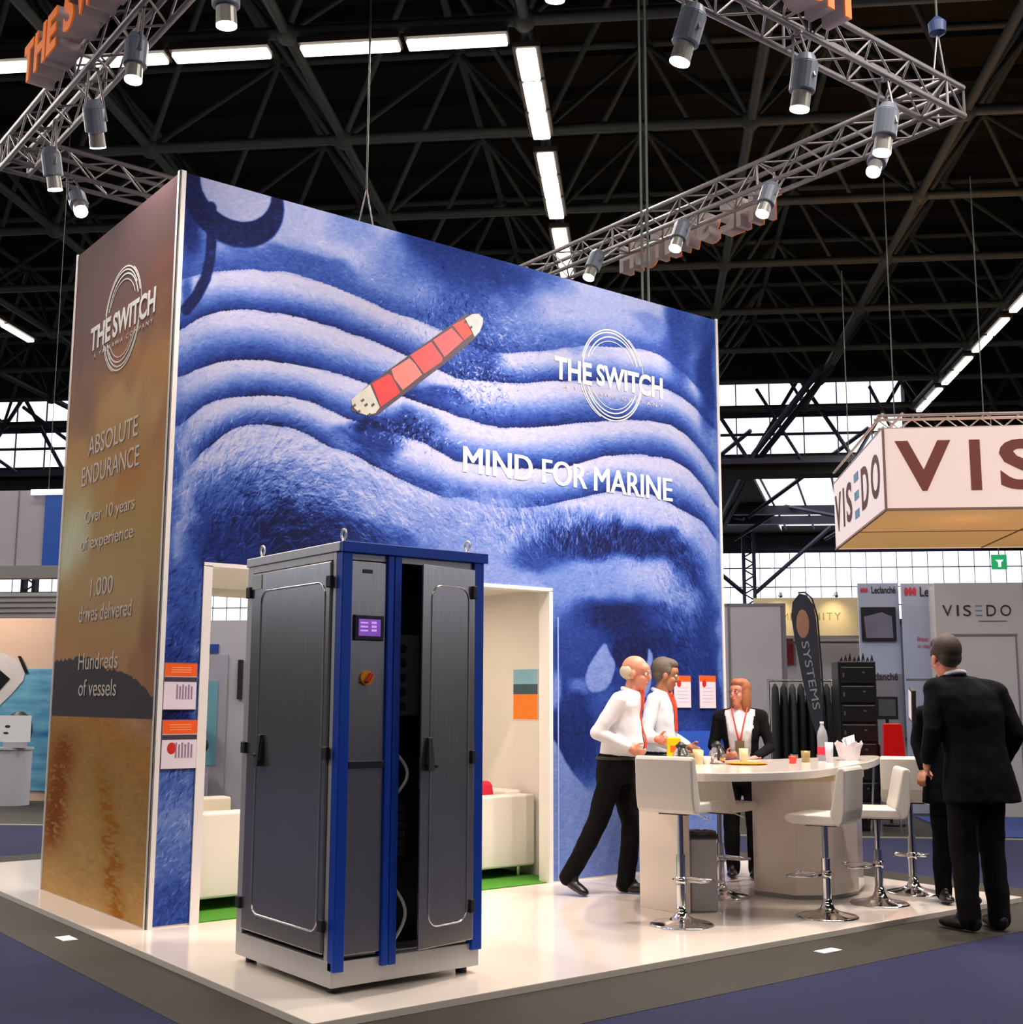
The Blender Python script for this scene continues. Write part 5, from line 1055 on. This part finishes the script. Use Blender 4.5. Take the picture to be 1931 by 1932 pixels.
# white panel wall right behind the mural edge
e = wall('partition_wall', -.4, 2.12, 19.0, 2.97, 'pale grey panel wall directly right of the printed tower, behind the woman', 'wall panel')
mb = MB(); mb.box((2.49, .8, 1.45), (.06, 1.6, 2.9)); mb.build('return_panel', pw, e)
# stand with the lit cream fascia
e = wall('exhibition_stand', 2.2, 4.2, 22.2, 2.62, 'pale stand with warmly lit cream fascia seen between the feather flag and the blue banners', 'exhibition booth', pw, seams=0)
cream = mat('cream_fascia', rgb(214, 200, 160), .6, 0, .04)
MB().box((.8, -.5, 2.90), (2.2, .08, .66)).build('fascia', cream, e)
MB().box((.8, -.55, 2.55), (2.2, .06, .05)).build('beam', seam, e); MB().box((.8, -.3, 2.47), (2.2, .05, .04)).build('beam', seam, e)
HT('UNITY', mat('gold_lettering', rgb(150, 130, 90), .4), e, .55, 2.84, .62, .13, None, -.545, space=1.3)
HT('COMM', MATS['gold_lettering'], e, -.05, 2.84, .45, .13, None, -.545, space=1.3)
for x in (.12, 1.05):
    mb = MB(); mb.cyl((x, -.95, 3.22), (x, -.9, 3.28), .03, n=10); mb.cyl((x, -.54, 3.26), (x, -.93, 3.26), .008, n=6); mb.build('arm_spot', alu, e)
    p = H(2.2 + x, 22.2 - 1.0, FZ + 3.16); light('fascia_spot', 'SPOT', p, 14, (1, .78, .45), .03, aim=H(2.2 + x, 22.2 - .54, 2.9), spot=80, blend=1)
MB().box((.26, -.03, 2.35), (.30, .03, .52)).build('red_poster', mat('dark_red_poster', rgb(120, 16, 36), .5), e)
MB().box((.95, -.01, 2.0), (1.0, .03, .9)).build('pale_panel', pw, e)
MB().box((.7, -.02, 1.05), (2.2, .03, .75)).build('dark_picture', mat('dark_picture', rgb(66, 70, 82), .5, 0, .4, 2), e)
# blue-white banners with logos
e = wall('banner_wall', 2.92, 3.46, 17.2, 3.10, 'pale blue banner panel carrying a dark framed picture, behind the black rack', 'banner', pw2, seams=0)
red_logo = mat('red_logo', rgb(206, 60, 84), .5)
HT('Leclanché', ink, e, .18, 2.92, .32, .095, None, bold=.02)
mb = MB()
for k in range(3): mb.ell((.045 + .035 * k, -.006, 2.965), (.016, .003, .035), nu=10, nv=6)
mb.build('red_logo', red_logo, e)
fr = MB().box((.255, -.02, 2.50), (.46, .03, .46)).build('picture_frame', mat('picture_dark', rgb(28, 26, 36), .4, 0, .3, 10), e)
mb = MB(); mb.prism([(.08, 2.31), (.44, 2.31), (.43, 2.60), (.30, 2.66), (.06, 2.60)], 0, .003, (0, -.036, 0), (1, 0, 0), (0, 0, 1), (0, -1, 0)); mb.build('picture', mat('hazy_picture', rgb(120, 118, 140), .4, 0, .25, 6), e)
MB().box((.27, -.006, .95), (.52, .012, 1.75)).build('grey_photo', mat('cloudy_photo', rgb(138, 134, 146), .5, 0, .25, 3), e)
HT('Leclanché', ink, e, .06, 1.74, .42, .10, None, -.014, bold=.02)
e = wall('banner_wall', 3.47, 4.02, 17.05, 3.08, 'pale blue banner with a large red logo beside the tall white stand wall', 'banner', pw2, seams=0)
mb = MB()
for k in range(3): mb.ell((.06 + .055 * k, -.006, 2.93), (.026, .003, .06), nu=12, nv=6)
mb.build('red_logo', red_logo, e); HT('Leclanché', ink, e, .24, 2.86, .52, .13, None, bold=.02)
HT('Best', red_logo, e, .18, 2.26, .14, .06, None); HT('in class', red_logo, e, .18, 2.17, .18, .05, None)
MB().box((.27, -.004, 1.75), (.52, .008, .02)).build('fold_line', seam, e)
# tall white stand wall with the company lettering
e = wall('stand_wall', 3.80, 5.25, 16.6, 3.04, 'tall off-white stand wall lettered in widely spaced dark capitals, behind the man on the aisle', 'wall panel', mat('offwhite_panel', rgb(196, 190, 192), .5, 0, .03, 1.0), seams=0)
MB().box((.72, .75, 1.5), (1.4, 1.4, 2.95)).build('body', MATS['offwhite_panel'], e)
x = .09
for c, w in (('V', .125), ('I', .028), ('S', .10), ('E', .085), ('D', .12), ('O', .135)):
    if c == 'E':
        for k in range(3): MB().box((x + w / 2, -.004, 2.575 + .062 * k), (w, .004, .014)).build('letter_bar', blue_l, e)
    else: HT(c, ink, e, x, 2.565, w, .145, None, name='letter')
    x += w + .055
MB().box((.72, -.004, 2.50), (.36, .003, .012)).build('tag_line', seam, e)
mb = MB(); mb.box((.56, -.004, 2.32), (.92, .012, .025)); mb.box((.12, -.004, 1.16), (.02, .012, 2.3)); mb.box((1.0, -.004, 1.16), (.02, .012, 2.3)); mb.box((1.13, -.004, 1.5), (.015, .012, 2.98)); mb.build('door_outline', seam, e)
MB().box((1.30, -.02, 1.25), (.26, .02, 2.3)).build('turquoise_poster', mat('turquoise_poster', rgb(60, 150, 190), .5, 0, .25, 2), e)
# hanging lit sign with truss on top
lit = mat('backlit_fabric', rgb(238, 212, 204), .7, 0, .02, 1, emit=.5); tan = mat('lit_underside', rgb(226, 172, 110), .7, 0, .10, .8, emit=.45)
maroon = mat('maroon_lettering', rgb(128, 64, 54), .6, emit=.18); dmar = mat('dark_maroon', rgb(84, 36, 40), .6)
SV0, SV1, SU0, SU1, SZ0, SZ1 = 16.0, 20.2, 3.12, 7.35, 3.935, 4.995
e = empty('hanging_sign', H(SU0, SV0, SZ0), HA, 'large square backlit hanging sign lettered in maroon, at right', 'sign'); W_, D_, h_ = SU1 - SU0, SV1 - SV0, SZ1 - SZ0
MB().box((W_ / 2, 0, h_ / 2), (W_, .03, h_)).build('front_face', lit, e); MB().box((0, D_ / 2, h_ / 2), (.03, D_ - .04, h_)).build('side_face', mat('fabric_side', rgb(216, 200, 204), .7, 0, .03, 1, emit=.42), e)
MB().box((W_, D_ / 2, h_ / 2), (.03, D_ - .04, h_)).build('side_face', lit, e); MB().box((W_ / 2, D_, h_ / 2), (W_, .03, h_)).build('back_face', lit, e)
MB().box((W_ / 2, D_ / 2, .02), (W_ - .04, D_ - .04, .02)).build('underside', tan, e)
mb = MB(); fm = mat('sign_edge', rgb(150, 120, 110), .5); mb.box((W_ / 2, -.01, .0), (W_ + .03, .03, .03)); mb.box((-.01, D_ / 2, .0), (.03, D_, .03)); mb.box((-.01, -.01, h_ / 2), (.03, .03, h_)); mb.box((W_ / 2, D_ * .52, .006), (W_, .02, .012)); mb.box((2.27, D_ / 2, .006), (.025, D_, .012)); mb.build('edge_profile', fm, e)
x = .13
for c, w in (('V', .70), ('I', .135), ('S', .52), ('E', .48), ('D', .6), ('O', .68)):
    if c == 'E':
        for k in range(3): MB().box((x + w / 2, -.018, .24 + .3 * k), (w, .006, .08)).build('letter_bar', blue_l, e)
    else: text(c, maroon, 'letter', e, (x, -.018, .235), (1, 0, 0), (0, 0, 1), w, .66, .004, bold=.03 if c != 'I' else .02)
    x += w + .23
y = D_ - .15
for c, w in (('V', .58), ('I', .12), ('S', .48), ('E', .44), ('D', .55), ('O', .62)):
    if c == 'E':
        for k in range(3): MB().box((-.02, y - w / 2, .26 + .27 * k), (.006, w * .8, .12)).build('letter_bar', blue_l, e)
    else: text(c, dmar, 'letter', e, (-.02, y, .235), (0, -1, 0), (0, 0, 1), w, .60, .004, bold=.02)
    y -= w + .20
mb = MB()
for vv in (.1, .35):
    for zz in (h_ + .02, h_ + .20): mb.cyl((-.05, vv, zz), (W_, vv, zz), .02, n=6)
for uu in (.0, .25):
    for zz in (h_ + .02, h_ + .20): mb.cyl((uu, 0, zz), (uu, D_, zz), .02, n=6)
for i in range(int(W_ / .22)):
    for vv in (.1, .35): mb.cyl((i * .22, vv, h_ + (.02 if i % 2 else .2)), (i * .22 + .22, vv, h_ + (.2 if i % 2 else .02)), .009, n=5)
mb.build('top_truss', mat('pale_truss', rgb(190, 180, 178), .4, .3), e)
mb = MB()
for u, v in ((.2, .25), (1.35, .3), (.2, 3.9), (4.0, .3)): mb.cyl((u, v, h_ + .2), (u, v, 4.6), .008, n=5)
mb.build('suspension_wire', steel_dark, e)
for u, v in ((1.2, 1.0), (3.2, 2.2)): light('sign_under_fill', 'POINT', H(SU0 + u, SV0 + v, SZ0 - .9), 10, (1, .80, .55), .5)  # point lights without fittings, added below the sign to brighten its underside
# exit sign
e = empty('exit_sign', H(8.25, 29.5, 4.72), HA, 'small green lit exit sign hanging below the right end of the hanging sign', 'sign')
MB().box((0, 0, 0), (.34, .06, .34)).build('housing', mat('exit_green', rgb(10, 140, 84), .5, emit=.6), e)
mb = MB(); mb.prism([(-.09, .05), (.09, .05), (.03, -.02), (.03, -.12), (-.03, -.12), (-.03, -.02)], 0, .01, (0, -.035, 0), (1, 0, 0), (0, 0, 1), (0, -1, 0)); mb.build('symbol', mat('exit_white', rgb(210, 240, 220), .5, emit=.8), e)
mb = MB(); mb.cyl((0, 0, .17), (0, 0, 3.6), .012, n=6); mb.build('rod', mull, e)
# feather flag
e = empty('feather_flag', H(2.0, 14.8, FZ), HA, 'dark feather flag with pale vertical lettering standing behind the counter', 'flag')
P = [(-.02, 1.05), (-.10, 1.35), (-.17, 1.75), (-.24, 2.2), (-.27, 2.45), (-.25, 2.62), (-.17, 2.72), (-.08, 2.70), (-.01, 2.58), (.02, 2.4), (.04, 2.0), (.05, 1.6), (.06, 1.2), (.08, 1.03)]
MB().prism(P, -.006, .006, (0, 0, 0), (1, 0, 0), (0, 0, 1), (0, -1, 0)).build('flag_cloth', mat('dark_flag', rgb(44, 46, 58), .7, 0, .3, 4), e)
mb = MB(); mb.ell((-.14, -.007, 2.36), (.075, .004, .17)); mb.build('flag_picture', mat('flag_face', rgb(168, 120, 98), .7, 0, .2, 8), e, smooth=True)
text('SYSTEMS', mat('flag_lettering', rgb(150, 156, 170), .6), 'lettering', e, (-.165, -.008, 2.15), Vector((.14, 0, -.99)).normalized(), Vector((.99, 0, .14)).normalized(), .80, .085, .002)
mb = MB(); mb.tube([(.09, .01, 0), (.085, .01, 1.0), (.06, .01, 1.9), (.035, .01, 2.45), (-.02, .01, 2.66), (-.1, .01, 2.735), (-.18, .01, 2.73)], .011, 6); mb.build('pole', black_m, e, smooth=True)
MB().lathe([(.22, 0), (.22, .02), (.03, .05), (.02, .3)]).build('base', black_m, e)
# black equipment rack, monitor, red chair, dark group of coats
e = empty('equipment_rack', H(2.455, 14.8, FZ), HA, 'tall black rack of stacked modules behind the right end of the counter', 'rack')
rk = mat('rack_black', rgb(20, 19, 20), .35, 0, .2); MB().box((0, .2, .96), (.43, .5, 1.92)).build('frame', rk, e, bevel=.01)
for k in range(8):
    m_ = MB().box((0, -.065, .22 + k * .22), (.38, .03, .19)).build('module', mat('module_black', rgb(30, 29, 30), .3), e, bevel=.006)
    mb = MB(); mb.box((.07, -.084, .25 + k * .22), (.03, .01, .02)); mb.box((-.16, -.084, .22 + k * .22), (.02, .01, .05)); mb.box((0, -.082, .305 + k * .22), (.34, .006, .006)); mb.build('module_fitting', mat('rack_fitting', rgb(110, 108, 104), .35, .4), m_)
    if k < 4: MB().box((.218, 0, .22 + k * .22), (.012, .2, .17)).build('red_side', mat('rack_red', rgb(90, 10, 14), .4), e)
mb = MB()
for k in range(8): mb.tube([(-.18 + .05 * k, .0, 1.9), (-.17 + .05 * k, -.03, 1.97 + .02 * (k % 3)), (-.15 + .05 * k, .03, 1.93)], .008, 5)
mb.build('cables', black_m, e, smooth=True)
e = empty('shell_chair', H(2.71, 14.1, FZ), HA + .1, 'bright red high shell chair behind the right bar stools', 'chair')
rdm = mat('bright_red_shell', rgb(240, 14, 14), .35, 0, .03)
MB().prism([(-.125, .80), (.125, .80), (.10, 1.18), (.075, 1.22), (-.11, 1.22)], 0, .03, (0, 0, 0), (1, 0, 0), (0, 0, 1), (0, -1, 0)).build('backrest', rdm, e, bevel=.01)
MB().box((0, .2, .79), (.30, .38, .04)).build('seat', rdm, e, bevel=.015)
for a in (-1, 1):
    for b in (0.04, .36): MB().cyl((a * .12, b, .77), (a * .17, b + (b - .2) * .2, 0), .014, n=8).build('leg', chrome, e)
e = empty('display_easel', H(2.90, 15.4, FZ), HA, 'black framed grey screen on a stand above the red chair', 'screen')
mb = MB(); mb.box((0, 0, 1.38), (.26, .03, .27)); mb.build('frame', black_m, e); MB().box((0, -.017, 1.385), (.20, .004, .20)).build('screen', mat('grey_screen', rgb(96, 100, 104), .3), e); mb = MB(); mb.cyl((0, 0, 0), (0, 0, 1.25), .02, n=8); mb.lathe([(.16, 0), (.16, .02), (.02, .03)]); mb.build('stand', black_m, e)
dkc = mat('dark_coat', rgb(26, 26, 28), .9, 0, .4, 8)
e = empty('coat_rack', H(1.98, 16.2, FZ), HA, 'rail of dark coats behind the feather flag', 'coat rack')
mb = MB(); mb.cyl((-.42, 0, 1.72), (.42, 0, 1.72), .014, n=8)
for s in (-.4, .4): mb.cyl((s, 0, 0), (s, 0, 1.72), .014, n=8); mb.cyl((s, -.22, .02), (s, .22, .02), .016, n=8)
mb.build('rail', chrome, e)
for k in range(7):
    x = -.32 + k * .108; L_ = .95 + .12 * math.sin(k * 2.1)
    mb = MB(); mb.loft([(x, 0, 1.68, .012, .04), (x, 0, 1.62, .04, .17), (x, 0, 1.4, .05, .19), (x, 0, 1.68 - L_, .055, .21), (x, 0, 1.64 - L_, .05, .20)], 14); mb.build('coat', [dkc, mat('grey_coat', rgb(48, 56, 60), .9, 0, .3, 8)][k % 3 == 2], e, smooth=True)
# left side stands
e = empty('hanging_fascia', H(-12.0, 15.0, 3.13), HA, 'grey hanging fascia of the next stand at the left edge, with a blue end panel', 'sign')
MB().box((2.15, 0, .54), (4.3, .08, 1.02)).build('panel', mat('lilac_grey_panel', rgb(158, 152, 164), .6, 0, .03), e)
mb = MB()
for k in range(5): mb.box((.2 + k * .93, -.045, .54), (.012, .01, 1.02))
mb.build('panel_seams', seam, e); MB().box((4.45, -.02, .50), (.30, .10, .96)).build('blue_panel', mat('cobalt_panel', rgb(6, 74, 168), .5), e); MB().box((4.35, -.02, 1.02), (.5, .12, .07)).build('top_cap', mat('white_cap', (.9, .92, 1, 1), .4, emit=.8), e)  # the white cap on top has its own emission
MB().box((2.3, 0, -.02), (4.6, .2, .16)).build('lower_beam', grey_p, e)
mb = MB()
for s in (.5, 2.5, 4.3): mb.cyl((s, 0, 1.05), (s, 0, 6.2), .004, n=5)
mb.build('suspension_wire', steel_dark, e)
e = wall('louvred_wall', -13.5, -9.0, 20.0, 3.30, 'grey louvred wall band at the left edge under the window strip', 'wall panel', grey_p, seams=0)
mb = MB()
for k in range(5): mb.box((2.25, -.02, 2.84 + .09 * k), (4.5, .03, .02))
mb.build('louvres', seam, e)
peach = mat('peach_wash', rgb(206, 176, 156), .6, 0, .04, 1.5)
e = wall('stand_wall', -11.6, -8.42, 17.3, 2.68, 'peach and turquoise printed stand wall left of the golden tower side', 'wall panel', peach, seams=0)
tq = bpy.data.materials.new('turquoise_print'); tq.use_nodes = True; nt = tq.node_tree; b_ = nt.nodes['Principled BSDF']; b_.inputs['Roughness'].default_value = .6
tc = nt.nodes.new('ShaderNodeTexCoord'); mp = nt.nodes.new('ShaderNodeMapping'); mp.inputs['Scale'].default_value = (.5, .5, 2.2); nz_ = nt.nodes.new('ShaderNodeTexNoise'); nz_.inputs['Scale'].default_value = 2.2; nz_.inputs['Detail'].default_value = 5
cr_ = nt.nodes.new('ShaderNodeValToRGB'); cr_.color_ramp.elements[0].position = .3; cr_.color_ramp.elements[0].color = rgb(20, 90, 150); cr_.color_ramp.elements[1].position = .7; cr_.color_ramp.elements[1].color = rgb(120, 190, 214)
nt.links.new(tc.outputs['Object'], mp.inputs[0]); nt.links.new(mp.outputs[0], nz_.inputs['Vector']); nt.links.new(nz_.outputs[0], cr_.inputs[0]); nt.links.new(cr_.outputs[0], b_.inputs['Base Color'])
MB().box((1.59, -.01, 1.02), (3.18, .02, 1.75)).build('sea_print', tq, e)
mb = MB(); mb.prism([(1.2, 2.3), (2.2, 2.12), (2.48, 1.98), (2.55, 1.85), (2.52, 1.72), (2.35, 1.52), (2.1, 1.28), (1.2, 1.0)], 0, .01, (0, -.022, 0), (1, 0, 0), (0, 0, 1), (0, -1, 0)); mb.build('hull_print', mat('hull_print', rgb(200, 196, 198), .6), e)
mb = MB(); mb.prism([(1.2, 1.98), (2.10, 1.92), (2.32, 1.75), (2.1, 1.50), (1.2, 1.25)], 0, .01, (0, -.034, 0), (1, 0, 0), (0, 0, 1), (0, -1, 0)); mb.build('black_window_print', mat('black_print', rgb(16, 14, 16), .4), e)
mb = MB(); mb.prism([(2.42, 2.08), (2.47, 2.08), (2.60, 1.84), (2.55, 1.83)], 0, .01, (0, -.034, 0), (1, 0, 0), (0, 0, 1), (0, -1, 0)); mb.build('fin_print', MATS['black_print'], e)
light('stand_fill_spot', 'SPOT', H(-9.6, 16.0, 3.0), 60, (1, .80, .62), .1, aim=H(-9.4, 17.3, 2.4), spot=110, blend=1)  # added fill without a fitting, brightens the peach wall
e = empty('info_counter', H(-8.77, 16.6, FZ), HA, 'white curved info counter at the left edge before the turquoise wall', 'counter')
MB().lathe([(.22, 0), (.22, .76)], n=36).build('body', pw, e, smooth=False); MB().lathe([(.24, .76), (.24, .79)], n=36).build('counter_top', pw, e)
e = empty('display_device', H(-8.76, 16.6, FZ + .79), HA, 'dark rounded display device standing on the white counter at left', 'display')
MB().ell((0, .02, .24), (.20, .14, .26)).build('shell', black_m, e, smooth=True)
e = empty('paper_sheet', H(-8.69, 16.38, FZ + .79), HA, 'white printed sheet standing in front of the dark device at left', 'sheet')
MB().box((0, 0, .26), (.47, .01, .36)).build('paper', print_white, e); MB().ell((-.10, -.007, .29), (.04, .003, .02)).build('print_mark', ink, e); MB().ell((-.12, -.007, .20), (.04, .003, .015)).build('print_mark', ink, e); MB().box((0, .04, .04), (.3, .1, .08)).build('stand', pw, e)
# stand seen through the doorway
e = wall('partition_wall', -6.4, -4.6, 16.0, 2.55, 'grey stand wall seen through the tower doorway', 'wall panel', seams=0)
MB().box((.62, -.01, 2.13), (.20, .02, .12)).build('blue_plate', mat('blue_plate', rgb(30, 70, 150), .5), e)
MB().box((.68, -.012, 1.05), (.36, .02, 2.0)).build('side_panel', mat('lilac_panel', rgb(168, 166, 182), .5), e)
MB().box((.62, -.025, 1.15), (.24, .02, 1.1)).build('teal_poster', mat('teal_poster', rgb(110, 170, 186), .5, 0, .2, 3), e)
MB().box((1.04, -.03, 1.72), (.06, .05, .52)).build('door_handle', black_m, e)
e = empty('drill_display', H(-5.82, 15.8, FZ), HA, 'dark machine on a stand in the doorway view beside the left sofa', 'machine')
mb = MB(); mb.ell((0, 0, 1.02), (.09, .1, .12)); mb.ell((.03, -.02, .86), (.10, .09, .10)); mb.cyl((0, 0, .5), (0, 0, .8), .03, n=8); mb.build('machine_body', mat('dark_green_machine', rgb(20, 44, 46), .4), e, smooth=True); MB().box((0, 0, .25), (.2, .2, .5)).build('plinth', pw, e)
e.name = 'display_machine'
# paper labels stuck on the floor
for (x, y), lab, a in (((-.42, .22), 'small white label stuck on the floor left of the platform', .2), ((3.03, -2.86), 'small white label stuck on the floor before the right platform edge', .1)):
    mb = MB(); mb.box((0, 0, .001), (.09, .16, .002) if x < 0 else (.17, .08, .002)); o = mb.build('floor_label', print_white); o.location = (x, y, FZ + .002); tag(o, lab, 'label')
